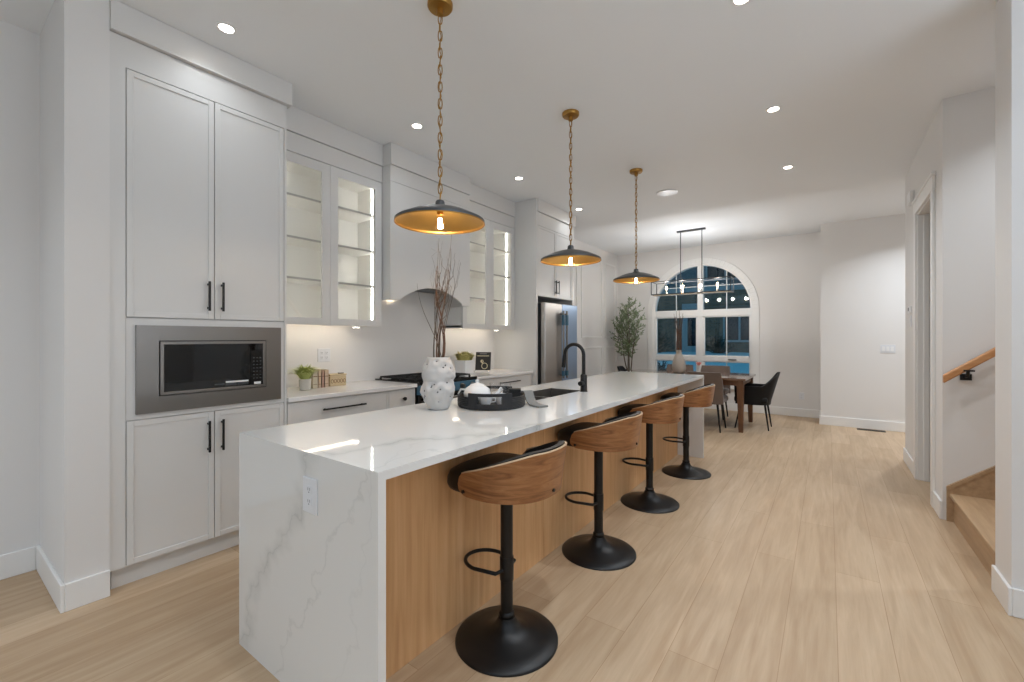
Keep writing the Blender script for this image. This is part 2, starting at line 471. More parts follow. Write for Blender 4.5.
# baseboards
BH = 0.135
def baseboard(name, *boxes):
    m = MB()
    for x0, x1, y0, y1 in boxes:
        m.box(x0, x1, y0, y1, 0, BH)
    struct(m, name, M['trim'], bevel=0.004)
baseboard('baseboard_left', (-3.70, -3.684, -4.2, 0.424), (-3.70, -2.999, 0.424, 0.44), (-3.015, -2.999, 0.44, 0.606))
baseboard('baseboard_window', (XW, -0.095, YW - 0.016, YW))
baseboard('baseboard_entry', (-0.111, 5.8, 8.234, 8.25), (-0.111, -0.095, 8.25, YW - 0.016))
baseboard('baseboard_right', (0.664, 0.68, 5.65, 6.36), (0.664, 0.68, 4.45, 4.71), (0.664, 5.0, 6.36, 6.376))
baseboard('baseboard_stub', (0.699, 0.714, 3.093, 3.36), (0.714, 3.6, 3.093, 3.108))
baseboard('baseboard_dining', (XW, XW + 0.016, 5.62, YW))
# door casing and lining in the right wall
m = MB().box(0.662, 0.68, 4.71, 4.80, 0, 2.50).box(0.662, 0.68, 5.56, 5.65, 0, 2.50).box(0.660, 0.68, 4.70, 5.66, 2.50, 2.61).box(0.652, 0.68, 4.685, 5.675, 2.61, 2.635)
m.box(0.68, 0.80, 4.80, 4.815, 0, 2.50).box(0.68, 0.80, 5.545, 5.56, 0, 2.50).box(0.68, 0.80, 4.815, 5.545, 2.485, 2.50)
m.box(0.72, 0.76, 5.533, 5.545, 0, 2.485)
struct(m, 'trim_1', M['trim'], bevel=0.003)
# panel moulding on the dining part of the left wall
m = MB()
def mould(y0, y1, z0, z1, wd=0.03):
    x0, x1 = XW, XW + 0.014
    m.box(x0, x1, y0, y1, z0, z0 + wd).box(x0, x1, y0, y1, z1 - wd, z1).box(x0, x1, y0, y0 + wd, z0 + wd, z1 - wd).box(x0, x1, y1 - wd, y1, z0 + wd, z1 - wd)
for y0, y1 in ((5.8, 7.0), (7.16, 8.05), (8.2, 8.72)):
    mould(y0, y1, 1.335, 2.85); mould(y0, y1, 0.25, 1.165)
struct(m, 'trim_2', M['trim'], bevel=0.003)

# arched window
win = struct_root('window_1', (WC, YW, SILL))
GR = 0.825
def arch_path(r, zb):
    return [(WC - r, zb)] + arc(r) + [(WC + r, zb)]
MB().band(arch_path(WR - 0.045, SILL), arch_path(WR, SILL), YW + 0.0, YW + 0.14, 'y').box(WC - WR, WC + WR, YW + 0.02, YW + 0.14, SILL, SILL + 0.07).build('window_frame', M['trim'], win)
MB().band(arch_path(WR - 0.01, SILL), arch_path(WR + 0.095, SILL), YW - 0.022, YW, 'y').box(WC - WR - 0.12, WC + WR + 0.12, YW - 0.05, YW + 0.02, SILL - 0.03, SILL).build('window_casing', M['trim'], win, bevel=0.004)
MB().box(WC - 0.052, WC + 0.052, YW + 0.03, YW + 0.12, SILL + 0.05, WZ + WR - 0.04).build('mullion', M['trim'], win, bevel=0.004)
MB().box(WC - WR + 0.02, WC + WR - 0.02, YW + 0.028, YW + 0.12, 1.742, 1.872).build('transom', M['trim'], win, bevel=0.004)
MB().box(WC - WR + 0.02, WC + WR - 0.02, YW + 0.028, YW + 0.12, 0.892, 0.987).build('rail', M['trim'], win, bevel=0.004)
for sx in (-1, 1):
    m = MB()
    x0, x1 = (WC - WR + 0.04, WC - 0.05) if sx < 0 else (WC + 0.05, WC + WR - 0.04)
    for z0, z1 in ((SILL + 0.06, 0.90), (0.98, 1.75)):
        m.box(x0, x0 + 0.03, YW + 0.05, YW + 0.1, z0, z1).box(x1 - 0.03, x1, YW + 0.05, YW + 0.1, z0, z1)
        m.box(x0, x1, YW + 0.05, YW + 0.1, z0, z0 + 0.025).box(x0, x1, YW + 0.05, YW + 0.1, z1 - 0.025, z1)
    m.build('sash', M['trim'], win)
    MB().box(x0, x1, YW + 0.074, YW + 0.078, SILL + 0.06, 0.90).build('pane', M['pane'], win)
    MB().box(x0, x1, YW + 0.074, YW + 0.078, 0.98, 1.75).build('pane', M['pane'], win)
    xm = WC + sx * 0.455
    MB().box(xm - 0.007, xm + 0.007, YW + 0.068, YW + 0.084, SILL + 0.05, WZ + math.sqrt((WR - 0.04) ** 2 - 0.455 ** 2)).build('muntin', M['trim'], win)
MB().box(WC - 0.72, WC + 0.72, YW + 0.068, YW + 0.084, 2.315, 2.33).build('muntin', M['trim'], win)
MB().prism([(WC + 0.86, 1.86), ] + [(WC + 0.86 * math.cos(PI * i / 32), WZ + 0.86 * math.sin(PI * i / 32)) for i in range(1, 33)], YW + 0.074, YW + 0.078, 'y').build('pane', M['pane'], win)
MB().box(-1.50, -1.36, YW + 0.01, YW + 0.03, 0.925, 0.94).box(-1.47, -1.39, YW - 0.01, YW + 0.02, 0.93, 0.936).build('latch', M['gunmetal'], win)

# ------------------------------------------------------------------ shared kitchen pieces
def door_mesh(y0, y1, z0, z1, xf, t=0.022, fw=0.03, rec=0.007):
    m = MB().box(xf - t, xf - rec, y0, y1, z0, z1)
    m.box(xf - rec, xf, y0, y0 + fw, z0, z1).box(xf - rec, xf, y1 - fw, y1, z0, z1)
    m.box(xf - rec, xf, y0 + fw, y1 - fw, z0, z0 + fw).box(xf - rec, xf, y0 + fw, y1 - fw, z1 - fw, z1)
    return m
def handle_v(y, z0, z1, xf):
    return MB().box(xf + 0.024, xf + 0.034, y - 0.006, y + 0.006, z0, z1).box(xf, xf + 0.026, y - 0.005, y + 0.005, z0 + 0.012, z0 + 0.024).box(xf, xf + 0.026, y - 0.005, y + 0.005, z1 - 0.024, z1 - 0.012)
def handle_h(y0, y1, z, xf):
    return MB().box(xf + 0.024, xf + 0.034, y0, y1, z - 0.006, z + 0.006).box(xf, xf + 0.026, y0 + 0.02, y0 + 0.032, z - 0.005, z + 0.005).box(xf, xf + 0.026, y1 - 0.032, y1 - 0.02, z - 0.005, z + 0.005)

XF = -3.023
# tall pantry cabinet
t = thing('tall_cabinet', 'tall white pantry cabinet with four doors around the built-in microwave', 'cabinet', (-3.33, 1.066, 0))
m = MB().box(XW, -3.05, 0.612, 1.523, 0.115, 0.905).box(XW, -3.05, 0.612, 1.523, 1.415, 2.93)
m.box(XW, -3.05, 0.612, 0.70, 0.905, 1.415).box(XW, -3.05, 1.49, 1.523, 0.905, 1.415).box(XW, -3.5, 0.70, 1.49, 0.905, 1.415)
m.box(-3.05, XF, 0.607, 0.671, 0.115, 2.93).box(-3.05, XF, 1.507, 1.523, 0.115, 2.93)
m.box(-3.05, XF, 0.671, 1.507, 2.772, 2.93)
m.box(-3.05, XF - 0.004, 0.673, 0.722, 0.891, 1.441).box(-3.05, XF - 0.004, 1.467, 1.505, 0.891, 1.441).box(-3.05, XF - 0.004, 0.722, 1.467, 0.891, 0.925).box(-3.05, XF - 0.004, 0.722, 1.467, 1.395, 1.441)
m.build('carcass', M['cab'], t)
MB().box(XW, -2.995, 0.607, 1.548, 2.935, CEIL - 0.002).build('crown', M['cab'], t)
MB().box(XW, -3.078, 0.625, 1.515, 0, 0.115).build('toe_kick', M['cab'], t)
for y0, y1, hy in ((0.675, 1.084, 1.051), (1.088, 1.503, 1.124)):
    d = door_mesh(y0, y1, 1.446, 2.768, XF).build('door', M['cab'], t, bevel=0.0015)
    handle_v(hy, 1.495, 1.672, XF).build('handle', M['black'], d, bevel=0.002)
    d = door_mesh(y0, y1, 0.118, 0.887, XF).build('door', M['cab'], t, bevel=0.0015)
    handle_v(hy, 0.648, 0.836, XF).build('handle', M['black'], d, bevel=0.002)
# microwave
t = thing('microwave', 'built-in stainless steel microwave in the tall white cabinet', 'microwave', (-3.2, 1.095, 0.93))
MB().box(-3.45, -3.05, 0.73, 1.46, 0.93, 1.39).build('body', M['black_matte'], t)
x1 = -3.008
MB().band([(0.810, 1.008), (1.381, 1.008), (1.381, 1.318), (0.810, 1.318)], [(0.712, 0.92), (1.477, 0.92), (1.477, 1.402), (0.712, 1.402)], -3.027, x1, 'x', closed=True).build('trim_kit', M['steel'], t)
m = MB()
y0, y1, z0, z1, fw = 0.815, 1.376, 1.013, 1.313, 0.017
m.box(-3.04, x1 + 0.004, y0, y1, z0, z0 + fw).box(-3.04, x1 + 0.004, y0, y1, z1 - fw, z1).box(-3.04, x1 + 0.004, y0, y0 + fw, z0 + fw, z1 - fw).box(-3.04, x1 + 0.004, y1 - fw, y1, z0 + fw, z1 - fw)
d = m.build('door', M['steel'], t, bevel=0.0015)
MB().box(-3.04, x1 + 0.002, y0 + fw, 1.282, z0 + fw, z1 - fw).build('window', M['black_gloss'], d)
p = MB().box(-3.04, x1 + 0.002, 1.284, y1 - fw, z0 + fw, z1 - fw).build('control_panel', M['black_gloss'], t)
m = MB()
for r_ in range(7):
    for c_ in range(3):
        m.box(x1 + 0.002, x1 + 0.003, 1.298 + c_ * 0.02, 1.308 + c_ * 0.02, 1.07 + r_ * 0.022, 1.076 + r_ * 0.022)
m.build('key', M['gunmetal'], p)
MB().box(x1 + 0.002, x1 + 0.0032, 1.305, 1.345, 1.035, 1.05).build('sticker', M['white'], p)
s = MB().box(x1 + 0.002, x1 + 0.0035, 1.14, 1.27, 1.056, 1.066).build('sticker', M['white'], d)
MB().box(x1 + 0.002, x1 + 0.0032, 1.14, 1.20, 1.04, 1.054).box(x1 + 0.002, x1 + 0.0032, 1.21, 1.27, 1.04, 1.054).box(x1 + 0.002, x1 + 0.0032, 1.08, 1.135, 1.046, 1.052).build('sticker', M['gunmetal'], d)

# wall cabinets with glass doors
XU = -3.29
def glass_cabinet(y0, y1, label, frieze_y1=None):
    t = thing('glass_cabinet', label, 'cabinet', ((XW + XU) / 2, (y0 + y1) / 2, 1.44), group='lit glass-door wall cabinets')
    m = MB().box(XW, XW + 0.012, y0, y1, 1.44, 2.745).box(XW, XU - 0.022, y0, y0 + 0.02, 1.44, 2.745).box(XW, XU - 0.022, y1 - 0.02, y1, 1.44, 2.745)
    m.box(XW, XU - 0.022, y0, y1, 1.452, 1.472).box(XW, XU - 0.022, y0, y1, 2.715, 2.745)
    m.build('carcass', M['cab_in'], t)
    MB().box(XW, XU, y0, y1, 2.748, 2.892).build('frieze', M['cab'], t, bevel=0.002)
    MB().box(XW, XU + 0.012, y0, y1, 2.896, CEIL - 0.002).build('crown', M['cab'], t, bevel=0.002)
    ym = (y0 + y1) / 2 - 0.012
    for a, b in ((y0 + 0.004, ym - 0.0015), (ym + 0.0015, y1 - 0.004)):
        fw = 0.068
        m = MB().box(XU - 0.022, XU, a, a + fw, 1.436, 2.742).box(XU - 0.022, XU, b - fw, b, 1.436, 2.742).box(XU - 0.022, XU, a + fw, b - fw, 1.436, 1.493).box(XU - 0.022, XU, a + fw, b - fw, 2.668, 2.742)
        d = m.build('door', M['cab'], t)
        MB().box(XU - 0.014, XU - 0.009, a + fw - 0.005, b - fw + 0.005, 1.488, 2.673).build('glass', M['cabglass'], d)
    for z in (2.43, 2.108, 1.795):
        sh = MB().box(XW + 0.012, XU - 0.03, y0 + 0.02, y1 - 0.02, z - 0.005, z + 0.005).build('shelf', M['cab_in'], t)
        MB().box(XU - 0.030, XU - 0.0265, y0 + 0.02, y1 - 0.02, z - 0.008, z + 0.008).build('edge_band', M['edge'], sh)
    for yy in (y0 + 0.021, y1 - 0.027):
        MB().box(XU - 0.122, XU - 0.114, yy, yy + 0.006, 1.475, 2.70).build('led_strip', M['led'], t)
    MB().box(-3.50, -3.488, y0 + 0.03, y1 - 0.16, 1.4445, 1.4515).build('led_strip', M['led_under'], t)
    return t
glass_cabinet(1.525, 2.522, 'lit white wall cabinet with glass doors beside the tall pantry')
glass_cabinet(3.603, 4.598, 'lit white wall cabinet with glass doors between hood and fridge')
# puck lights below the wall cabinets
def puck(x, y, label):
    t = thing('puck_light', label, 'light', (x, y, 1.425), group='puck lights under the wall cabinets')
    MB().lathe([(0.030, 0.015), (0.034, 0.015), (0.034, 0.002), (0.028, 0.0)], (x, y, 1.425), 24).build('rim', M['white'], t, smooth=40)
    MB().lathe([(0.024, 0.003), (0.024, -0.001)], (x, y, 1.425), 20).build('lens', M['lamp'], t, smooth=40)
    a = area_light('puck_lamp', (0, 0, -0.004), (0, 0, 0), 0.05, 0, 0.10, (1.0, 0.95, 0.86), math.radians(150))
    a.parent = t
puck(-3.36, 2.30, 'puck light under the glass cabinet beside the pantry')
puck(-3.36, 4.30, 'puck light under the glass cabinet between hood and fridge')

# range hood
t = thing('range_hood', 'white built-in range hood with arched lower edge over the range', 'range hood', (-3.41, 3.065, 1.68))
XH = -3.18
H0, H1 = 2.528, 3.598
def hood_arc(z0, rise, n=24, yl=H0 + 0.125, yr=H1 - 0.125):
    return [(yl + (yr - yl) * i / n, z0 + rise * (1 - (2 * i / n - 1) ** 2)) for i in range(n + 1)]
pa = hood_arc(1.70, 0.125)
m = MB()
m.band(pa, [(y, 2.745) for y, z in pa], XH - 0.022, XH, 'x')
m.box(XH - 0.022, XH, H0, pa[0][0], 1.68, 2.745).box(XH - 0.022, XH, pa[-1][0], H1, 1.68, 2.745)
m.box(XW, XH - 0.022, H0, H0 + 0.02, 1.68, 2.745).box(XW, XH - 0.022, H1 - 0.02, H1, 1.68, 2.745)
m.build('canopy', M['cab'], t)
MB().box(XW, XH, H0, H1, 2.748, 2.892).build('frieze', M['cab'], t, bevel=0.002)
MB().box(XW, XH + 0.012, H0, H1, 2.896, CEIL - 0.002).build('crown', M['cab'], t, bevel=0.002)
ins = MB().box(XW, XH - 0.03, H0 + 0.02, H1 - 0.02, 1.835, 1.86).build('liner', M['steel'], t)
m = MB()
for i in range(2): m.box(-3.55, -3.27, 2.72 + 0.36 * i, 3.05 + 0.36 * i, 1.825, 1.837)
m.build('filter', M['gunmetal'], t)

# backsplash
struct(MB().box(XW, XW + 0.014, 1.523, 4.598, 0.92, 1.44).box(XW, XW + 0.014, 2.53, 3.597, 1.44, 1.84), 'wall_backsplash', M['splash'])

# base cabinets
def base_carcass(t, y0, y1):
    MB().box(XW, XF - 0.024, y0, y1, 0.105, 0.886).build('carcass', M['cab'], t)
    MB().box(XW, -3.08, y0, y1, 0, 0.105).build('toe_kick', M['cab'], t)
t = thing('base_cabinet', 'white base cabinet with long drawer pull between pantry and range', 'cabinet', (-3.33, 2.1, 0))
base_carcass(t, 1.526, 2.682)
for z0, z1 in ((0.69, 0.882), (0.40, 0.686), (0.11, 0.396)):
    d = door_mesh(1.53, 2.385, z0, z1, XF, fw=0.02, rec=0.004).build('drawer', M['cab'], t, bevel=0.0015)
    handle_h(1.776, 2.144, (z0 + z1) / 2 + 0.02, XF).build('handle', M['black'], d, bevel=0.002)
d = door_mesh(2.389, 2.678, 0.11, 0.882, XF, fw=0.02, rec=0.004).build('door', M['cab'], t, bevel=0.0015)
MB().tube([(XF, 2.542, 0.80), (XF + 0.016, 2.542, 0.80), (XF + 0.018, 2.542, 0.80), (XF + 0.032, 2.542, 0.80)], [0.007, 0.007, 0.016, 0.016], 16).build('knob', M['black'], d, smooth=40)
t = thing('base_cabinet', 'white base cabinet with drawers between range and fridge', 'cabinet', (-3.33, 4.04, 0))
base_carcass(t, 3.488, 4.596)
for z0, z1 in ((0.69, 0.882), (0.40, 0.686), (0.11, 0.396)):
    d = door_mesh(3.62, 4.592, z0, z1, XF, fw=0.02, rec=0.004).build('drawer', M['cab'], t, bevel=0.0015)
    handle_h(3.915, 4.305, (z0 + z1) / 2 + 0.035, XF).build('handle', M['black'], d, bevel=0.002)
d = door_mesh(3.492, 3.616, 0.11, 0.882, XF, fw=0.02, rec=0.004).build('door', M['cab'], t, bevel=0.0015)
tag(box1(XW + 0.0, -3.0, 1.526, 2.686, 0.888, 0.92).build('worktop', M['counter'], bevel=0.003), 'white quartz worktop left of the range with plant, books and box', 'worktop')
tag(box1(XW + 0.0, -3.0, 3.484, 4.597, 0.888, 0.92).build('worktop', M['counter'], bevel=0.003), 'white quartz worktop right of the range with plant and black book', 'worktop')

# range
t = thing('gas_range', 'stainless and black gas range with blue film on its front', 'range', (-3.3, 3.085, 0))
R0, R1 = 2.692, 3.478
MB().box(XW + 0.02, -3.02, R0, R1, 0.02, 0.90).build('body', M['black_matte'], t)
MB().box(XW + 0.02, -2.975, R0 - 0.004, R1 + 0.004, 0.90, 0.932).build('cooktop', M['black_gloss'], t, bevel=0.004)
for k in range(3):
    m = MB(); ya = R0 + 0.02 + k * 0.252; yb = ya + 0.242
    for y in (ya, (ya + yb) / 2, yb): m.box(-3.56, -3.06, y - 0.006, y + 0.006, 0.945, 0.958)
    for x in (-3.56, -3.43, -3.31, -3.19, -3.06): m.box(x - 0.006, x + 0.006, ya, yb, 0.945, 0.958)
    for x in (-3.56, -3.06):
        for y in (ya, yb): m.box(x - 0.008, x + 0.008, y - 0.008, y + 0.008, 0.932, 0.945)
    m.build('grate', M['black_matte'], t)
for x in (-3.47, -3.16):
    for y in (2.83, 3.34):
        MB().lathe([(0.05, 0.932), (0.05, 0.942), (0.03, 0.946)], (x, y, 0), 20).build('burner', M['black_matte'], t, smooth=40)
p = MB().box(-3.02, -2.965, R0, R1, 0.815, 0.90).build('control_panel', M['blue_tape'], t, bevel=0.004)
for k in range(5):
    y = R0 + 0.09 + k * (R1 - R0 - 0.18) / 4
    MB().tube([(-2.965, y, 0.857), (-2.955, y, 0.857), (-2.953, y, 0.857), (-2.93, y, 0.857)], [0.026, 0.026, 0.021, 0.019], 20).build('knob', M['steel'], p, smooth=40)
d = MB().box(-3.02, -2.975, R0 + 0.003, R1 - 0.003, 0.21, 0.81).build('oven_door', M['black_gloss'], t, bevel=0.004)
MB().tube([(-2.93, R0 + 0.06, 0.765), (-2.93, R1 - 0.06, 0.765)], 0.012, 14).cyl((-2.98, R0 + 0.1, 0.765), (-2.93, R0 + 0.1, 0.765), 0.008).cyl((-2.98, R1 - 0.1, 0.765), (-2.93, R1 - 0.1, 0.765), 0.008).build('handle', M['steel'], d, smooth=40)
MB().box(-3.02, -2.98, R0 + 0.003, R1 - 0.003, 0.06, 0.205).build('drawer', M['steel'], t, bevel=0.004)

# fridge surround
XS = -2.962
t = thing('fridge_surround', 'white cabinet surround with two doors above the fridge', 'cabinet', (-3.3, 5.1, 0))
MB().box(XW, XS, 4.60, 4.64, 0, CEIL - 0.002).build('side_panel', M['cab'], t, bevel=0.002)
MB().box(XW, XS, 5.56, 5.62, 0, CEIL - 0.002).build('side_panel', M['cab'], t, bevel=0.002)
MB().box(XW, XS - 0.024, 4.64, 5.56, 1.865, 2.76).build('carcass', M['cab'], t)
MB().box(XW, XS - 0.004, 4.64, 5.56, 2.76, 2.925).build('frieze', M['cab'], t, bevel=0.002)
MB().box(XW, XS + 0.016, 4.63, 5.635, 2.93, CEIL - 0.002).build('crown', M['cab'], t, bevel=0.002)
for y0, y1, hy in ((4.643, 5.098, 5.065), (5.102, 5.557, 5.135)):
    d = door_mesh(y0, y1, 1.868, 2.756, XS - 0.002).build('door', M['cab'], t, bevel=0.0015)
    handle_v(hy, 1.92, 2.10, XS - 0.002).build('handle', M['black'], d, bevel=0.002)

# fridge
t = thing('fridge', 'stainless french-door fridge under white cabinets with one blue-tinted door', 'fridge', (-3.25, 5.1, 0))
XD = -2.875
MB().box(XW + 0.03, XD - 0.075, 4.675, 5.545, 0.02, 1.775).build('body', M['gunmetal'], t)
dl = MB().box(XD - 0.07, XD, 4.675, 5.106, 0.70, 1.785).build('door', M['steel_v'], t, bevel=0.012, seg=3)
dr = MB().box(XD - 0.07, XD, 5.112, 5.545, 0.70, 1.785).build('door', M['blue_steel'], t, bevel=0.012, seg=3)  # this door has a bluer steel colour than the other
dr['label'] = 'right fridge door in blue-tinted steel'
df = MB().box(XD - 0.07, XD, 4.675, 5.545, 0.06, 0.692).build('freezer_drawer', M['steel_v'], t, bevel=0.012, seg=3)
for dd, y in ((dl, 5.062), (dr, 5.156)):
    MB().tube([(XD + 0.045, y, 0.80), (XD + 0.045, y, 1.69)], 0.013, 14).cyl((XD, y, 0.84), (XD + 0.045, y, 0.84), 0.010).cyl((XD, y, 1.65), (XD + 0.045, y, 1.65), 0.010).build('handle', M['steel'], dd, smooth=40)
    for z0, z1 in ((1.50, 1.64), (0.83, 0.90)):
        MB().box(XD + 0.027, XD + 0.063, y - 0.019, y + 0.019, z0, z1).build('tape', M['blue_tape'], dd, bevel=0.008)
MB().tube([(XD + 0.045, 4.73, 0.63), (XD + 0.045, 5.49, 0.63)], 0.013, 14).cyl((XD, 4.8, 0.63), (XD + 0.045, 4.8, 0.63), 0.010).cyl((XD, 5.42, 0.63), (XD + 0.045, 5.42, 0.63), 0.010).build('handle', M['steel'], df, smooth=40)

# ------------------------------------------------------------------ island
IX0, IX1, IY0, IY1 = -2.08, -1.118, 0.8415, 5.18
SX0, SX1, SY0, SY1 = -1.86, -1.565, 2.40, 3.11
t = thing('kitchen_island', 'long oak-panelled island base under the white waterfall top', 'island', (-1.7, 3.0, 0))
m = MB()
MB().box(-2.03, -1.416, IY0 + 0.031, 2.36, 0.0, 0.8885).box(-2.03, -1.416, 3.15, IY1 - 0.031, 0.0, 0.8885).box(-2.03, -1.416, 2.36, 3.15, 0.0, 0.64).box(-2.03, -1.98, 2.36, 3.15, 0.64, 0.8885).box(-1.47, -1.416, 2.36, 3.15, 0.64, 0.8885).build('carcass', M['cab'], t)
ys = [IY0 + 0.031, 2.245, 3.646, IY1 - 0.031]
for a, b in zip(ys, ys[1:]):
    MB().box(-1.415, -1.394, a + 0.0015, b - 0.0015, 0.0, 0.8885).build('side_panel', M['oak'], t, bevel=0.001)
yk = [IY0 + 0.035, 1.6, 2.36, 3.15, 3.9, IY1 - 0.035]
for a, b in zip(yk, yk[1:]):
    d = MB().box(-2.052, -2.031, a + 0.002, b - 0.002, 0.11, 0.884).build('door', M['cab'], t, bevel=0.0015)
    MB().box(-2.086, -2.076, (a + b) / 2 - 0.1, (a + b) / 2 + 0.1, 0.83, 0.842).box(-2.08, -2.052, (a + b) / 2 - 0.08, (a + b) / 2 - 0.07, 0.832, 0.84).box(-2.08, -2.052, (a + b) / 2 + 0.07, (a + b) / 2 + 0.08, 0.832, 0.84).build('handle', M['black'], d)
m = MB()
m.box(IX0, IX1, IY0, SY0, 0.89, 0.92).box(IX0, IX1, SY1, IY1, 0.89, 0.92).box(IX0, SX0, SY0, SY1, 0.89, 0.92).box(SX1, IX1, SY0, SY1, 0.89, 0.92)
m.box(IX0, IX1, IY0, IY0 + 0.03, 0, 0.89).box(IX0, IX1, IY1 - 0.03, IY1, 0, 0.89)
tag(m.build('island_worktop', M['quartz'], keep=True), 'white veined quartz waterfall worktop of the long island', 'worktop')
# sink
t = thing('sink', 'dark double-bowl undermount sink set in the island', 'sink', ((SX0 + SX1) / 2, (SY0 + SY1) / 2, 0.68))
m = MB()
a0, a1, b0, b1, zb = SX0 + 0.0005, SX1 - 0.0005, SY0 + 0.0005, SY1 - 0.0005, 0.68
m.box(SX0 + 0.0005, SX0 + 0.006, SY0 + 0.0005, SY1 - 0.0005, zb, 0.918).box(SX1 - 0.006, SX1 - 0.0005, SY0 + 0.0005, SY1 - 0.0005, zb, 0.918).box(SX0 + 0.006, SX1 - 0.006, SY0 + 0.0005, SY0 + 0.006, zb, 0.918).box(SX0 + 0.006, SX1 - 0.006, SY1 - 0.006, SY1 - 0.0005, zb, 0.918).box(a0, a1, b0, b1, zb - 0.012, zb)
m.box(SX0 + 0.004, SX1 - 0.004, 2.745, 2.77, zb, 0.895)
m.build('bowl', M['sink'], t)
for y in (2.58, 2.94):
    MB().lathe([(0.045, 0.0), (0.045, 0.006), (0.03, 0.004)], ((SX0 + SX1) / 2, y, zb), 24).build('drain', M['steel'], t, smooth=40)
# faucet
FX, FY = -1.527, 3.049
t = thing('faucet', 'black gooseneck faucet beside the island sink', 'faucet', (FX, FY, 0.92))
MB().lathe([(0.030, 0), (0.030, 0.004), (0.026, 0.008), (0.025, 0.125), (0.021, 0.13)], (FX, FY, 0.92), 24).build('base', M['black'], t, smooth=40)
R = 0.083
pts = [(FX, FY, 1.04), (FX, FY, 1.12), (FX, FY, 1.20)] + [(FX - R + R * math.cos(a), FY, 1.20 + R * math.sin(a)) for a in [PI * k / 14 for k in range(1, 14)]]
pts += [(FX - 2 * R - 0.0, FY, 1.195)]
MB().tube(pts, 0.0135, 16).build('spout', M['black'], t, smooth=60)
MB().tube([(FX - 2 * R, FY, 1.20), (FX - 2 * R - 0.003, FY, 1.18), (FX - 2 * R - 0.012, FY, 1.10)], [0.0145, 0.0165, 0.0165], 16).build('spray_head', M['black'], t, smooth=50)
MB().tube([(FX, FY - 0.02, 0.985), (FX, FY - 0.062, 0.985)], 0.018, 18).tube([(FX, FY - 0.05, 0.99), (FX + 0.012, FY - 0.052, 1.06)], [0.006, 0.004], 10).build('handle', M['black'], t, smooth=40)
# outlet on the end of the island
def outlet(name, label, origin, u, n, gang=1, kind='socket', cat='outlet', w=0.072, h=0.117):
    """origin = centre of the plate on the surface, u = horizontal axis, n = outward normal"""
    o = Vector(origin); u = Vector(u); n = Vector(n); z = Vector((0, 0, 1))
    t = thing(name, label, cat, origin)
    def slab(m, cu, cz, hu, hz, d0, d1):
        ps = [o + u * (cu + a * hu) + z * (cz + b * hz) + n * d for d in (d0, d1) for a, b in ((-1, -1), (1, -1), (1, 1), (-1, 1))]
        m.add(ps, [(0, 1, 2, 3), (4, 5, 6, 7), (0, 1, 5, 4), (1, 2, 6, 5), (2, 3, 7, 6), (3, 0, 4, 7)])
    W = w + 0.046 * (gang - 1)
    m = MB(); slab(m, 0, 0, W / 2, h / 2, 0, 0.006); m.build('plate', M['plate'], t, bevel=0.002)
    for g in range(gang):
        cu = (g - (gang - 1) / 2) * 0.046
        if kind == 'socket':
            for cz in (0.021, -0.021):
                m = MB(); slab(m, cu, cz, 0.016, 0.015, 0.006, 0.008); s_ = m.build('socket', M['plate'], t, bevel=0.001)
                m = MB(); slab(m, cu - 0.006, cz + 0.003, 0.0012, 0.005, 0.008, 0.0085); slab(m, cu + 0.006, cz + 0.003, 0.0012, 0.005, 0.008, 0.0085); slab(m, cu, cz - 0.008, 0.0022, 0.0022, 0.008, 0.0085)
                m.build('slot', M['slot'], s_)
        else:
            m = MB(); slab(m, cu, 0, 0.016, 0.033, 0.006, 0.0095); m.build('rocker', M['white'], t, bevel=0.001)
    return t
outlet('outlet', 'white power outlet on the quartz end of the island', (-1.499, IY0, 0.77), (1, 0, 0), (0, -1, 0), w=0.092, h=0.125)
outlet('outlet', 'white double outlet on the backsplash above the books', (XW + 0.014, 2.155, 1.18), (0, 1, 0), (1, 0, 0), gang=2)
outlet('outlet', 'white outlet low on the far wall right of the black chair', (-0.365, YW, 0.35), (1, 0, 0), (0, -1, 0))
outlet('light_switch', 'wide white switch plate on the far entry wall', (0.695, 8.25, 1.175), (1, 0, 0), (0, -1, 0), gang=3, kind='rocker', cat='switch')
outlet('light_switch', 'white light switch beside the doorway in the right wall', (0.68, 5.93, 1.50), (0, 1, 0), (-1, 0, 0), kind='rocker', cat='switch')
t = thing('thermostat', 'small white thermostat above the light switch by the doorway', 'thermostat', (0.68, 5.95, 1.60))
MB().box(0.660, 0.68, 5.90, 6.00, 1.585, 1.655).build('case', M['white'], t, bevel=0.004)
MB().box(0.6585, 0.660, 5.92, 5.98, 1.605, 1.64).build('screen', M['slot'], t)
t = thing('door_chime', 'white door chime box high on the right wall by the doorway', 'door chime', (0.68, 5.97, 2.66))
MB().box(0.645, 0.68, 5.74, 5.93, 2.665, 2.775).build('case', M['white'], t, bevel=0.006)
m = MB()
for k in range(5): m.box(0.643, 0.646, 5.77, 5.90, 2.68 + 0.018 * k, 2.676 + 0.018 * k)
m.build('grille', M['plate'], t)

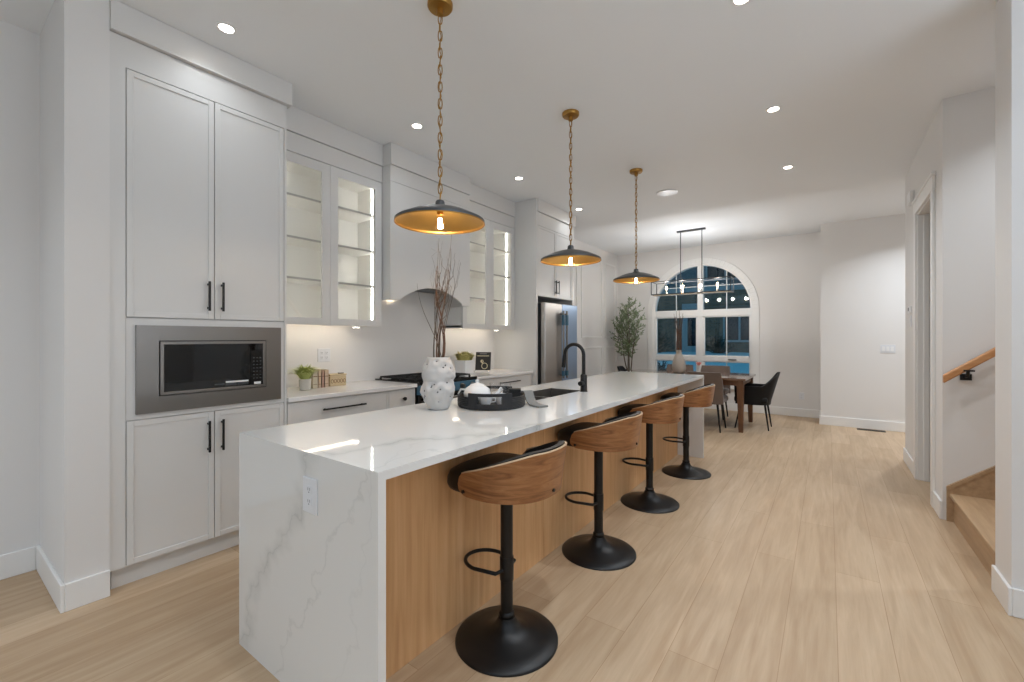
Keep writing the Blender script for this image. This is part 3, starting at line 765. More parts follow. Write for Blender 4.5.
# ------------------------------------------------------------------ bar stools
def make_stool():
    t = thing('bar_stool', 'stool', 'bar stool', (0, 0, 0), 0, 'walnut bar stools along the island')
    MB().lathe([(0.2275, 0.0), (0.2275, 0.006), (0.222, 0.011), (0.17, 0.022), (0.11, 0.036), (0.07, 0.052), (0.05, 0.070), (0.040, 0.09), (0.036, 0.10)], (0, 0, 0), 56).build('base', M['black'], t, smooth=50, local=True)
    p = MB().lathe([(0.0275, 0.095), (0.0275, 0.66)], (0, 0, 0), 28).build('pole', M['black'], t, smooth=40, local=True)
    MB().lathe([(0.031, 0.10), (0.034, 0.104), (0.034, 0.118), (0.029, 0.124)], (0, 0, 0), 28).build('collar', M['black'], p, smooth=40, local=True)
    MB().lathe([(0.0295, 0.26), (0.031, 0.263), (0.031, 0.362), (0.0295, 0.365)], (0, 0, 0), 28).build('sleeve', M['black'], p, smooth=40, local=True)
    pts = [(-0.02, 0.085, 0.312)]
    n = 16
    for k in range(n + 1):
        a = PI / 2 + PI * k / n
        pts.append((-0.112 + 0.105 * math.cos(a), 0.092 * math.sin(a), 0.312))
    pts.append((-0.02, -0.085, 0.312))
    pts = [(0.0, 0.031, 0.312), (-0.008, 0.07, 0.312)] + pts[1:-1] + [(-0.008, -0.07, 0.312), (0.0, -0.031, 0.312)]
    MB().tube(pts, 0.0085, 10).build('footrest', M['black'], t, smooth=60, local=True)
    # mounting plate
    MB().box(-0.08, 0.08, -0.08, 0.08, 0.668, 0.682).lathe([(0.034, 0.645), (0.045, 0.668)], (0, 0, 0), 20).build('seat_plate', M['black'], t, local=True)
    # cushion: rounded square, domed
    def sq(a, rx, ry, e=0.54, x0=-0.020):
        c, s_ = math.cos(a), math.sin(a)
        return (math.copysign(abs(c) ** e, c) * rx + x0, math.copysign(abs(s_) ** e, s_) * ry)
    rows = []
    for k_, z in ((0.02, 0.680), (0.86, 0.680), (0.97, 0.688), (1.0, 0.705), (0.995, 0.73), (0.95, 0.752), (0.84, 0.766), (0.55, 0.772), (0.02, 0.775)):
        rows.append([sq(2 * PI * i / 48, 0.206 * k_, 0.217 * k_) + (z,) for i in range(48)])
    MB().grid(rows, closed_u=True).build('seat', M['leather'], t, smooth=60, local=True)
    # bent walnut shell wrapping sides and back
    TH = math.radians(108)
    def zt(a):
        q = abs(a) / TH
        return 0.874 - 0.108 * max(0.0, (q - 0.22) / 0.78) ** 1.45 - (0.035 * max(0.0, (q - 0.92) / 0.08) ** 2)
    def zb_(a):
        q = abs(a) / TH
        return 0.681 + 0.006 * q ** 2 + 0.02 * max(0.0, (q - 0.9) / 0.1) ** 2
    def shell(th0, th1, r0, f0, z0f, z1f, n=56, k=8, thick=0.011):
        outer, inner = [], []
        for j in range(k + 1):
            ro, ri = [], []
            for i in range(n + 1):
                a = th0 + (th1 - th0) * i / n
                z0, z1 = z0f(a), z1f(a); z = z0 + (z1 - z0) * j / k
                fl = f0 * ((z - 0.66) / 0.22)
                bulge = -0.006 * math.cos(PI * j / k)
                for lst, rr in ((ro, r0), (ri, r0 - thick)):
                    x, y = sq(a, rr + fl, rr + fl - 0.004, 0.90)
                    lst.append((x + 0.020, y, z))
            outer.append(ro); inner.append(ri)
        m = MB(); m.grid(outer); m.grid(inner, flip=True)
        rim = lambda A, B: m.grid([A, B])
        m.grid([outer[-1], inner[-1]]); m.grid([outer[0], inner[0]])
        m.grid([[r[0] for r in outer], [r[0] for r in inner]]); m.grid([[r[-1] for r in outer], [r[-1] for r in inner]])
        return m, outer, inner
    m, outer, inner = shell(-TH, TH, 0.232, 0.030, zb_, zt)
    # top edge shows the pale ply
    back = m.build('backrest', M['walnut'], t, smooth=45, local=True)
    MB().tube([((a[0] + b[0]) / 2, (a[1] + b[1]) / 2, a[2] + 0.0005) for a, b in zip(outer[-1], inner[-1])][2:-2], 0.0052, 6).build('rim', M['ply'], back, smooth=60, local=True)
    for a in (-1.74, 0.0, 1.74):
        x, y = sq(a, 0.239, 0.235, 0.90); x += 0.020
        dx, dy = math.cos(a), math.sin(a)
        MB().tube([(x - dx * 0.004, y - dy * 0.004, 0.706), (x + dx * 0.006, y + dy * 0.006, 0.706)], 0.007, 12).build('bolt', M['black'], back, smooth=40, local=True)
    # black pad inside the back, two side pads
    T2 = math.radians(104)
    m2, o2, i2 = shell(-T2, T2, 0.2195, 0.029, lambda a: 0.70, lambda a: zt(a) + 0.008 - 0.02 * (abs(a) / T2) ** 8, thick=0.022, n=36)
    m2.build('back_pad', M['leather'], t, smooth=60, local=True)
    return t
st = make_stool()
stools = [(-1.157, 1.556), (-1.16, 2.52), (-1.172, 3.515), (-1.14, 4.51)]
labs = ['walnut and black bar stool at the near end of the island, largest in view',
        'second walnut bar stool along the island, between the largest stool and the third',
        'third walnut bar stool along the island, next to the far stool',
        'walnut bar stool at the far end of the island, nearest the dining table']
for i, (x, y) in enumerate(stools):
    o = st if i == 0 else copy_tree(st)
    o.location = (x, y, 0); o['label'] = labs[i]
    o.rotation_euler = (0, 0, (0.0, 0.03, -0.02, 0.02)[i])

# ------------------------------------------------------------------ pendants
def make_pendant(y, label, x=-1.63):
    zr = 1.935
    t = thing('pendant_lamp', label, 'pendant lamp', (x, y, CEIL), group='brass pendant lamps over the island')
    MB().lathe([(0.066, CEIL), (0.066, CEIL - 0.018), (0.060, CEIL - 0.026), (0.018, CEIL - 0.030), (0.018, CEIL - 0.058), (0.010, CEIL - 0.062)], (x, y, 0), 36).build('canopy', M['brass'], t, smooth=40)
    m = MB(); z = CEIL - 0.058; k = 0
    L, wd, rr = 0.054, 0.0105, 0.0028
    zend = zr + 0.116
    npitch = round((z - zend) / 0.0445); pitch = (z - zend) / npitch
    for k in range(npitch):
        zc = z - pitch * (k + 0.5); ring = []
        for q in range(14):
            a = 2 * PI * q / 14
            u_ = wd * math.cos(a); vz = math.copysign(min(abs(math.sin(a)) * 1.25, 1.0), math.sin(a)) * (L / 2 - 0.001)
            tw = PI / 4 + (PI / 2 if k % 2 else 0)
            ring.append((x + u_ * math.cos(tw), y + u_ * math.sin(tw), zc + vz))
        m.tube(ring, rr, 6, closed=True)
    m.build('chain', M['brass'], t, smooth=60)
    m = MB(); pts = []
    for k in range(40):
        f_ = k / 39; pts.append((x + 0.006 * math.sin(f_ * 60), y + 0.006 * math.cos(f_ * 60), CEIL - 0.06 - f_ * (CEIL - 0.06 - zr - 0.115)))
    m.tube(pts, 0.0022, 6).build('cord', M['brass'], t, smooth=60)
    MB().lathe([(0.008, zr + 0.124), (0.019, zr + 0.120), (0.024, zr + 0.112), (0.026, zr + 0.092), (0.036, zr + 0.088), (0.038, zr + 0.080)], (x, y, 0), 28).build('socket', M['gunmetal'], t, smooth=40)
    prof = [(0.036, 0.083), (0.09, 0.074), (0.15, 0.055), (0.20, 0.032), (0.226, 0.020), (0.2335, 0.014), (0.2345, 0.0)]
    s_ = MB()
    s_.mi = 0; s_.lathe([(r, zr + h) for r, h in prof], (x, y, 0), 72, cap=False)
    s_.mi = 1; s_.lathe([(r - 0.003, zr + h - 0.003) for r, h in prof[:-1]] + [(0.2310, zr + 0.002)], (x, y, 0), 72, cap=False)
    s_.mi = 2; s_.lathe([(0.2310, zr + 0.002), (0.2328, zr - 0.003), (0.2352, zr - 0.002), (0.2350, zr + 0.002)], (x, y, 0), 72, cap=False)
    s_.mi = 1; s_.lathe([(0.0005, zr + 0.080), (0.036, zr + 0.080)], (x, y, 0), 72, cap=False)
    s_.build('shade', None, t, smooth=35, mats=[M['gunmetal'], M['gold_in'], M['brass']])
    MB().lathe([(0.017, zr + 0.07), (0.017, zr + 0.045)], (x, y, 0), 20).build('bulb_cap', M['brass'], t, smooth=40)
    b = MB().lathe([(0.012, zr + 0.045), (0.016, zr + 0.032), (0.027, zr + 0.005), (0.029, zr - 0.012), (0.024, zr - 0.030), (0.012, zr - 0.041), (0.001, zr - 0.043)], (x, y, 0), 24).build('bulb', M['bulb_glass'], t, smooth=60)
    m = MB()
    for q in range(6):
        a = 2 * PI * q / 6
        m.tube([(x + 0.008 * math.cos(a), y + 0.008 * math.sin(a), zr + 0.025), (x + 0.012 * math.cos(a), y + 0.012 * math.sin(a), zr - 0.025)], 0.0022, 6)
    m.build('filament', M['filament_w'], b)
    d = bpy.data.lights.new('pendant_light', 'POINT'); d.energy = 3.5; d.color = (1.0, 0.88, 0.74); d.shadow_soft_size = 0.02
    l = bpy.data.objects.new('pendant_light', d); C.objects.link(l); l.location = (0, 0, zr - 0.005 - CEIL); l.parent = t
make_pendant(1.635, 'brass-lined pendant lamp over the near end of the island, largest of three', x=-1.652)
make_pendant(3.03, 'middle brass-lined pendant lamp over the island')
make_pendant(4.465, 'brass-lined pendant lamp over the far end of the island, nearest the dining room')

# ------------------------------------------------------------------ ceiling lights
def downlight(x, y, label):
    power = DOWNLIGHT_W * (2.2 if y > 7 else 1.45 if y < 0 else 0.12 if x < -2.5 else 1.0)      # the kitchen row is dimmed
    t = thing('downlight', label, 'downlight', (x, y, CEIL), group='recessed ceiling downlights')
    MB().lathe([(0.052, 0.0), (0.052, -0.004), (0.037, -0.006), (0.036, -0.001)], (x, y, CEIL), 32, cap=False).build('trim_ring', M['white'], t, smooth=40)
    MB().lathe([(0.036, -0.0005), (0.036, -0.003)], (x, y, CEIL), 28).build('lens', M['lamp'], t, smooth=40)
    a = area_light('downlight_lamp', (0, 0, -0.012), (0, 0, 0), 0.09, 0, power, (0.86, 0.93, 1.0), math.radians(130))
    a.parent = t
for x, y, l in ((-2.76, 1.05, 'recessed downlight in the ceiling before the tall pantry'),
                (-2.755, 2.46, 'recessed downlight in the ceiling before the range hood'),
                (-2.75, 3.925, 'recessed downlight in the ceiling before the second glass cabinet'),
                (-2.75, 5.35, 'recessed downlight in the ceiling before the fridge'),
                (-0.34, 3.885, 'recessed downlight over the walkway, upper of the two by the right wall'),
                (-0.335, 5.295, 'recessed downlight over the walkway, lower of the two by the right wall'),
                (-0.36, 2.523, 'recessed downlight at the top edge above the walkway'),
                (-0.36, 1.05, 'recessed downlight over the walkway beside the camera position'),
                (-2.3, -1.2, 'added unseen fill downlight over the living room, left row'), (0.6, -1.2, 'added unseen fill downlight over the living room, right row'),  # living-room lights are added out of view as fill
                (-2.3, -3.0, 'added unseen fill downlight at the rear of the living room, left row'), (0.6, -3.0, 'added unseen fill downlight at the rear of the living room, right row'),
                (1.0, 7.35, 'added unseen fill downlight over the entry, nearer the dining room'), (2.4, 7.35, 'added unseen fill downlight over the entry, nearer the foyer wall'), (1.4, 3.85, 'recessed downlight over the stairs')):  # both entry lights are added behind the right wall to brighten the far wall
    downlight(x, y, l)
t = thing('ceiling_speaker', 'round white speaker flush in the ceiling near the far pendant', 'speaker', (-1.577, 5.366, CEIL))
MB().lathe([(0.125, 0), (0.125, -0.006), (0.112, -0.010)], (-1.577, 5.366, CEIL), 40).build('rim', M['plate'], t, smooth=40)
MB().lathe([(0.110, -0.008), (0.110, -0.012), (0.02, -0.014)], (-1.577, 5.366, CEIL), 40).build('grille', M['plate'], t, smooth=40)

# ------------------------------------------------------------------ dining room
CX, CY = -1.80, 7.43
t = thing('chandelier', 'long open black cage chandelier with four bulbs over the dining table', 'chandelier', (CX, CY, CEIL))
MB().box(CX - 0.22, CX + 0.22, CY - 0.03, CY + 0.03, CEIL - 0.025, CEIL).build('canopy', M['gunmetal'], t, bevel=0.004)
for dx in (-0.165, 0.165):
    MB().cyl((CX + dx, CY, CEIL - 0.02), (CX + dx, CY, 2.05), 0.007, 10).build('rod', M['gunmetal'], t, smooth=40)
zb_c, zt_c = 2.055, 2.265
m = MB()
bar = 0.0065
xL, xR, yF, yB = CX - 0.60, CX + 0.60, CY - 0.14, CY + 0.14
for z in (zb_c, zt_c):
    for y in (yF, yB): m.box(xL, xR, y - bar, y + bar, z - bar, z + bar)
    for x in (xL, xR): m.box(x - bar, x + bar, yF, yB, z - bar, z + bar)
    for x in (CX - 0.165, CX + 0.165): m.box(x - bar, x + bar, yF, yB, z - bar, z + bar)
for x in (xL, xR):
    for y in (yF, yB): m.box(x - bar, x + bar, y - bar, y + bar, zb_c, zt_c)
m.build('cage', M['gunmetal'], t)
MB().box(xL, xR, CY - 0.016, CY + 0.016, zb_c - 0.012, zb_c + 0.012).build('bar', M['bar_wood'], t, bevel=0.003)
for k in range(4):
    bx = CX + (k - 1.5) * 0.262
    cnd = MB().lathe([(0.020, zb_c + 0.012), (0.022, zb_c + 0.02), (0.013, zb_c + 0.024), (0.013, zb_c + 0.075)], (bx, CY, 0), 20).build('candle_socket', M['candle'], t, smooth=40)
    b = MB().lathe([(0.010, 0.0), (0.013, 0.008), (0.021, 0.035), (0.022, 0.05), (0.016, 0.075), (0.004, 0.098), (0.001, 0.1)], (bx, CY, zb_c + 0.075), 20).build('bulb', M['bulb_glass'], t, smooth=60)
    MB().tube([(bx, CY, zb_c + 0.085), (bx, CY, zb_c + 0.14)], 0.006, 8).build('filament', M['filament'], b)
    d = bpy.data.lights.new('candle_light', 'POINT'); d.energy = 9; d.color = (0.88, 0.93, 1.0); d.shadow_soft_size = 0.03
    l = bpy.data.objects.new('candle_light', d); C.objects.link(l); l.location = (bx - CX, 0, zb_c + 0.115 - CEIL); l.parent = t

# table
TX0, TX1, TY0, TY1 = -2.82, -0.93, 6.81, 7.88
t = thing('dining_table', 'rectangular walnut dining table before the arched window', 'table', ((TX0 + TX1) / 2, (TY0 + TY1) / 2, 0))
MB().box(TX0, TX1, TY0, TY1, 0.73, 0.762).build('tabletop', M['tabletop'], t, bevel=0.004)
MB().box(TX0 + 0.09, TX1 - 0.09, TY0 + 0.05, TY0 + 0.072, 0.655, 0.73).box(TX0 + 0.09, TX1 - 0.09, TY1 - 0.072, TY1 - 0.05, 0.655, 0.73).box(TX0 + 0.05, TX0 + 0.072, TY0 + 0.09, TY1 - 0.09, 0.655, 0.73).box(TX1 - 0.072, TX1 - 0.05, TY0 + 0.09, TY1 - 0.09, 0.655, 0.73).build('apron', M['tableleg'], t)
for x in (TX0 + 0.075, TX1 - 0.075):
    for y in (TY0 + 0.075, TY1 - 0.075):
        sx = 1 if x > -2 else -1; sy = 1 if y > 7.3 else -1
        MB().taper((x + sx * 0.01, y + sy * 0.01, 0), 0.028, (x, y, 0.73), 0.045).build('leg', M['tableleg'], t, bevel=0.003)

# taupe dining chairs (local: faces +y)
def sgrid(rows_fn, nu, nv): pass
def make_side_chair():
    t = thing('dining_chair', 'chair', 'chair', (0, 0, 0), 0, 'taupe upholstered dining chairs')
    MB().box(-0.235, 0.235, -0.23, 0.25, 0.40, 0.485).build('seat', M['taupe'], t, bevel=0.028, local=True, seg=3, smooth=40)
    rows = []
    def prof(z):
        q = (z - 0.40) / 0.45
        return -0.225 - 0.085 * q * q, 0.245 - 0.025 * max(0, q - 0.55) ** 1.5 * 3
    o_, i_ = [], []
    zs = [0.40 + 0.45 * k / 12 for k in range(13)]
    for z in zs:
        y, hw = prof(z); ro, ri = [], []
        for k in range(17):
            s_ = -1 + 2 * k / 16
            curve = 0.045 * s_ * s_
            th = 0.05 * (1 - 0.35 * ((z - 0.40) / 0.45))
            ro.append((s_ * hw, y + curve - th * (1 - 0.4 * s_ ** 4), z)); ri.append((s_ * hw * 0.985, y + curve + 0.012, z))
        o_.append(ro); i_.append(ri)
    m = MB(); m.grid(o_); m.grid(i_, flip=True); m.grid([o_[-1], i_[-1]]); m.grid([o_[0], i_[0]])
    m.grid([[r[0] for r in o_], [r[0] for r in i_]]); m.grid([[r[-1] for r in o_], [r[-1] for r in i_]])
    m.build('backrest', M['taupe'], t, smooth=50, local=True, bevel=0.006)
    for sx in (-1, 1):
        for sy in (-1, 1):
            MB().tube([(sx * 0.16, sy * 0.165, 0.405), (sx * 0.205, sy * 0.20 - (0.0), 0.0)], [0.017, 0.010], 12).build('leg', M['black'], t, smooth=40, local=True)
    return t
ch = make_side_chair()
for i, (x, y, rz, l) in enumerate(((-1.43, 6.87, 0.0, 'taupe dining chair seen from behind at the near side of the table'),
                                   (-2.175, 7.92, PI, 'taupe chair across the table, behind the stoneware vase'),
                                   (-1.58, 7.92, PI, 'taupe chair across the table, right of the stoneware vase'))):
    o = ch if i == 0 else copy_tree(ch)
    o.location = (x, y, 0); o.rotation_euler = (0, 0, rz); o['label'] = l

# black tub armchairs at the table ends (local: faces -x)
def make_armchair():
    t = thing('armchair', 'chair', 'chair', (0, 0, 0), 0, 'black armchairs at the ends of the dining table')
    MB().box(-0.23, 0.20, -0.22, 0.22, 0.385, 0.475).build('seat', M['navy'], t, bevel=0.03, local=True, seg=3, smooth=40)
    TH = math.radians(128)
    o_, i_ = [], []
    n = 40
    for j in range(9):
        ro, ri = [], []
        for k in range(n + 1):
            a = -TH + 2 * TH * k / n
            q = abs(a) / TH
            ztop = 0.63 + 0.205 * (1 - min(1, max(0, (q - 0.12) / 0.40))) ** 1.1
            z = 0.36 + (ztop - 0.36) * j / 8
            tilt = 0.085 * max(0, (z - 0.40) / 0.43) * max(0, math.cos(a))
            R_ = 0.222 + 0.03 * ((z - 0.36) / 0.4)
            c, s_ = math.cos(a), math.sin(a)
            x_ = math.copysign(abs(c) ** 0.75, c) * R_ + tilt - (0.06 if c < 0 else 0.06 * 0); y_ = math.copysign(abs(s_) ** 0.75, s_) * (R_ + 0.01)
            ro.append((x_, y_, z)); ri.append((x_ - 0.034 * c, y_ - 0.034 * s_, z))
        o_.append(ro); i_.append(ri)
    m = MB(); m.grid(o_); m.grid(i_, flip=True); m.grid([o_[-1], i_[-1]]); m.grid([o_[0], i_[0]])
    m.grid([[r[0] for r in o_], [r[0] for r in i_]]); m.grid([[r[-1] for r in o_], [r[-1] for r in i_]])
    m.build('shell', M['navy'], t, smooth=50, local=True)
    for sx in (-1, 1):
        for sy in (-1, 1):
            MB().tube([(sx * 0.15 + 0.01, sy * 0.15, 0.40), (sx * 0.215 + 0.0, sy * (0.19 if sx > 0 else 0.22), 0.0)], [0.016, 0.009], 12).build('leg', M['black'], t, smooth=40, local=True)
    return t
ac = make_armchair()
ac.location = (-0.905, 7.40, 0); ac['label'] = 'black armchair at the right end of the dining table'
o = copy_tree(ac); o.location = (-2.66, 7.36, 0); o.rotation_euler = (0, 0, PI); o['label'] = 'black armchair at the far left end of the table, only its back showing'

# table vase with russet stems
VX, VY = -1.985, 7.40
def lathe_thing(name, label, cat, prof, c, material, group=None, seg=32):
    m = MB().lathe(prof, c, seg)
    return m
v = MB().lathe([(0.075, 0.0), (0.100, 0.02), (0.112, 0.08), (0.105, 0.15), (0.085, 0.22), (0.058, 0.29), (0.045, 0.312), (0.042, 0.355), (0.047, 0.375), (0.038, 0.372), (0.032, 0.34), (0.03, 0.2), (0.01, 0.19)], (VX, VY, 0.762), 32)
tag(v.build('vase', M['stone'], smooth=50), 'grey-beige gourd-shaped stoneware vase on the dining table', 'vase')
for k in range(7):
    a = 2 * PI * k / 7; rr = 0.014
    p0 = Vector((VX + rr * math.cos(a), VY + rr * math.sin(a), 0.985))
    pts = [p0]
    for j in range(1, 9):
        f_ = j / 8
        pts.append(p0 + Vector((0.05 * f_ * math.cos(a) + 0.012 * math.sin(7 * f_ + k), 0.05 * f_ * math.sin(a), (0.70 + 0.05 * (k % 3)) * f_)))
    tag(MB().tube(pts, [0.011 - 0.009 * j / 8 for j in range(9)], 7).build('dried_branch', M['twig_red'], smooth=60), 'russet dried branch in the stoneware vase on the dining table', 'branch', 'russet branches in the table vase')
t = thing('flower_vase', 'slim white bud vase with coral bloom on the dining table', 'flower vase', (-1.655, 7.30, 0.762))
MB().lathe([(0.030, 0), (0.032, 0.006), (0.010, 0.02), (0.010, 0.05), (0.030, 0.10), (0.040, 0.14), (0.036, 0.14), (0.008, 0.06)], (-1.655, 7.30, 0.762), 24).build('glass', M['ceramic_s'], t, smooth=50)
m = MB()
for k in range(9):
    a = 2 * PI * k / 9; r1 = 0.05 if k % 2 else 0.036
    c = Vector((-1.655, 7.30, 0.90)); d_ = Vector((math.cos(a), math.sin(a), 0)); s_ = Vector((-d_.y, d_.x, 0))
    m.add([c, c + d_ * r1 * 0.6 + s_ * 0.018 + Vector((0, 0, 0.02)), c + d_ * r1 + Vector((0, 0, 0.055)), c + d_ * r1 * 0.6 - s_ * 0.018 + Vector((0, 0, 0.02))], [(0, 1, 2, 3)])
m.lathe([(0.02, 0.0), (0.026, 0.02), (0.02, 0.045), (0.006, 0.055)], (-1.655, 7.30, 0.895), 14)
m.build('bloom', M['coral'], t)

# olive tree
OX, OY = -3.20, 8.36
t = thing('olive_tree', 'potted olive tree in the corner left of the arched window', 'tree', (OX, OY, 0))
MB().lathe([(0.15, 0.0), (0.19, 0.02), (0.21, 0.2), (0.20, 0.36), (0.19, 0.38), (0.17, 0.37), (0.17, 0.33)], (OX, OY, 0), 32).build('pot', M['basket'], t, smooth=50)
MB().lathe([(0.168, 0.325), (0.168, 0.34), (0.05, 0.35)], (OX, OY, 0), 24).build('soil', M['soil'], t, smooth=50)
rnd = random.Random(11)
tr = MB(); lf = MB()
def inside(p, k=1.0):
    return ((p.x - OX) / 0.37) ** 2 + ((p.y - OY) / 0.37) ** 2 + ((p.z - 1.52) / 0.60) ** 2 < k
def leaf(p, d, L, w):
    if not inside(p + d * L * 0.5, 1.12): return
    d = d.normalized(); s_ = d.cross(Vector((rnd.uniform(-1, 1), rnd.uniform(-1, 1), rnd.uniform(-1, 1)))).normalized()
    n = d.cross(s_) * (L * 0.12)
    lf.mi = 0 if rnd.random() < 0.62 else 1
    lf.add([p, p + d * L * 0.35 + s_ * w + n, p + d * L, p + d * L * 0.35 - s_ * w + n, p + d * L * 0.45], [(0, 1, 4), (1, 2, 4), (2, 3, 4), (3, 0, 4)])
def sprig(p, d, L, r):
    pts = [p]; q = p.copy(); dd = d.normalized(); n = 6
    for j in range(n):
        dd = (dd + Vector((rnd.uniform(-.16, .16), rnd.uniform(-.16, .16), rnd.uniform(-.02, .14)))).normalized()
        q = q + dd * (L / n)
        if not inside(q, 1.05): break
        pts.append(q.copy())
        for _ in range(2):
            leaf(q, (dd * 0.7 + Vector((rnd.uniform(-1, 1), rnd.uniform(-1, 1), rnd.uniform(-.5, .8)))).normalized(), rnd.uniform(0.06, 0.09), rnd.uniform(0.010, 0.015))
    if len(pts) > 1: tr.tube(pts, [r * (1 - 0.7 * i / len(pts)) for i in range(len(pts))], 5)
for dx, dy, zt_ in ((-0.20, 0.04, 1.62), (-0.03, 0.03, 2.08), (0.20, -0.06, 1.75), (0.06, -0.16, 1.9), (-0.10, 0.15, 1.8)):
    f0 = Vector((OX, OY, 0.33)); top = Vector((OX + dx, OY + dy, zt_))
    pts = []
    for j in range(13):
        f_ = j / 12
        pts.append(Vector((OX + dx * max(0, (f_ - 0.16) / 0.84) ** 0.8 + 0.012 * math.sin(9 * f_ + dx * 30), OY + dy * max(0, (f_ - 0.16) / 0.84) ** 0.8, 0.33 + (zt_ - 0.33) * f_)))
    tr.tube(pts, [0.017 * (1 - 0.8 * j / 12) for j in range(13)], 7)
    for j in range(5, 13):
        for _ in range(3):
            a = rnd.uniform(0, 2 * PI)
            sprig(pts[j], Vector((math.cos(a), math.sin(a), rnd.uniform(0.2, 1.1))), rnd.uniform(0.16, 0.36), 0.004)
tr.build('trunk', M['bark'], t, smooth=60)
lf.build('foliage', None, t, mats=[M['leaf'], M['leaf2']])

# floor register
t = thing('floor_register', 'dark slotted heat register in the floor by the entry wall', 'floor register', (0.50, 8.13, 0.0))
m = MB().box(0.34, 0.66, 8.07, 8.19, 0.0, 0.004)
m.build('frame', M['register'], t)
m = MB()
for k in range(14): m.box(0.36 + k * 0.021, 0.372 + k * 0.021, 8.085, 8.175, 0.004, 0.007)
m.build('grille', M['black_matte'], t)

# ------------------------------------------------------------------ stairs
t = thing('staircase', 'pale oak staircase climbing to the right behind the white wall end', 'staircase', (0.73, 3.84, 0))
rise, run = 0.205, 0.262
for k in range(7):
    x = 0.735 + k * run
    MB().box(x, x + 0.02, 3.365, 4.43, k * rise, (k + 1) * rise - 0.028).build('riser', M['oak_stair'], t)
    MB().box(x - 0.022, x + run + 0.01, 3.365, 4.43, (k + 1) * rise - 0.028, (k + 1) * rise).build('tread', M['oak_stair'], t, bevel=0.006)
sl = rise / run
xa, xb = 0.70, 2.6
MB().prism([(xa, 0.0), (xa, 0.24), (xb, 0.24 + (xb - xa) * sl), (xb, 0.0)], 4.431, 4.449, 'y').prism([(xa, 0.225), (xa, 0.252), (xb, 0.252 + (xb - xa) * sl), (xb, 0.225 + (xb - xa) * sl)], 4.425, 4.449, 'y').build('skirt_board', M['oak_stair'], t)
t = thing('handrail', 'honey oak handrail on black bracket along the stair wall', 'handrail', (0.67, 4.38, 1.0))
hx0, hz0 = 0.672, 1.034
m = MB().prism([(hx0, hz0 - 0.028), (hx0, hz0 + 0.032), (2.6, hz0 + 0.032 + (2.6 - hx0) * sl), (2.6, hz0 - 0.028 + (2.6 - hx0) * sl)], 4.355, 4.405, 'y')
m.build('rail', M['oak_rail'], t, bevel=0.01, seg=3)
for bx in (0.80, 2.0):
    bz = hz0 - 0.03 + (bx - hx0) * sl
    MB().box(bx - 0.03, bx + 0.03, 4.442, 4.45, bz - 0.075, bz - 0.03).box(bx - 0.028, bx + 0.028, 4.35, 4.41, bz - 0.008, bz + 0.004).tube([(bx, 4.445, bz - 0.05), (bx, 4.40, bz - 0.045), (bx, 4.38, bz)], 0.010, 10).build('bracket', M['black'], t)

# ------------------------------------------------------------------ things on the island
VX, VY = -1.838, 1.805
rnd = random.Random(3)
cz = 0.92
prof = [(0.052, 0.0), (0.062, 0.006), (0.078, 0.05), (0.094, 0.10), (0.096, 0.125), (0.086, 0.155), (0.083, 0.165), (0.092, 0.19), (0.092, 0.225), (0.080, 0.262), (0.068, 0.285), (0.066, 0.30), (0.060, 0.302), (0.058, 0.285), (0.06, 0.2), (0.05, 0.12), (0.01, 0.11)]
pits = []
for k in range(34):
    pits.append((rnd.uniform(0, 2 * PI), rnd.uniform(0.03, 0.28), rnd.uniform(0.018, 0.03)))
def fine(prof, n=4):
    out = []
    for (r0, z0), (r1, z1) in zip(prof, prof[1:]):
        out += [(r0 + (r1 - r0) * i / n, z0 + (z1 - z0) * i / n) for i in range(n)]
    return out + [prof[-1]]
v = MB().lathe(fine(prof), (VX, VY, cz), 96)
def vase_r(r, a, zz):
    dd = 0.0
    for pa_, pz, pr in pits:
        da = (a - pa_ + PI) % (2 * PI) - PI
        d2 = ((da * r) ** 2 + (zz - pz) ** 2) / pr ** 2
        dd += 0.0075 * math.exp(-2.2 * d2) - 0.004 * math.exp(-0.8 * (d2 - 1.3) ** 2)
    return r - dd
nv = []
for (x, y, z) in v.v:
    dx, dy = x - VX, y - VY; r = math.hypot(dx, dy); zz = z - cz
    if r > 0.05 and zz < 0.296:
        a = math.atan2(dy, dx)
        k = vase_r(r, a, zz) / r; x, y = VX + dx * k, VY + dy * k
    nv.append((x, y, z))
v.v = nv
t = thing('ceramic_vase', 'tall dimpled white ceramic vase holding twigs on the island', 'vase', (VX, VY, cz))
v.build('body', M['ceramic'], t, smooth=70)
m = MB()
def prof_r(z):
    for (r0, z0), (r1, z1) in zip(prof[:12], prof[1:12]):
        if z0 <= z <= z1: return r0 + (r1 - r0) * (z - z0) / max(1e-6, z1 - z0)
    return 0.07
for k in range(34):
    pa_, pz, pr = pits[k]
    r = vase_r(prof_r(pz), pa_, pz)
    c = Vector((VX + r * math.cos(pa_), VY + r * math.sin(pa_), cz + pz)); n_ = Vector((math.cos(pa_), math.sin(pa_), 0))
    MB().tube([c - n_ * 0.004, c + n_ * 0.0012], 0.0058, 10).build('pit', M['hole'], t, smooth=40)
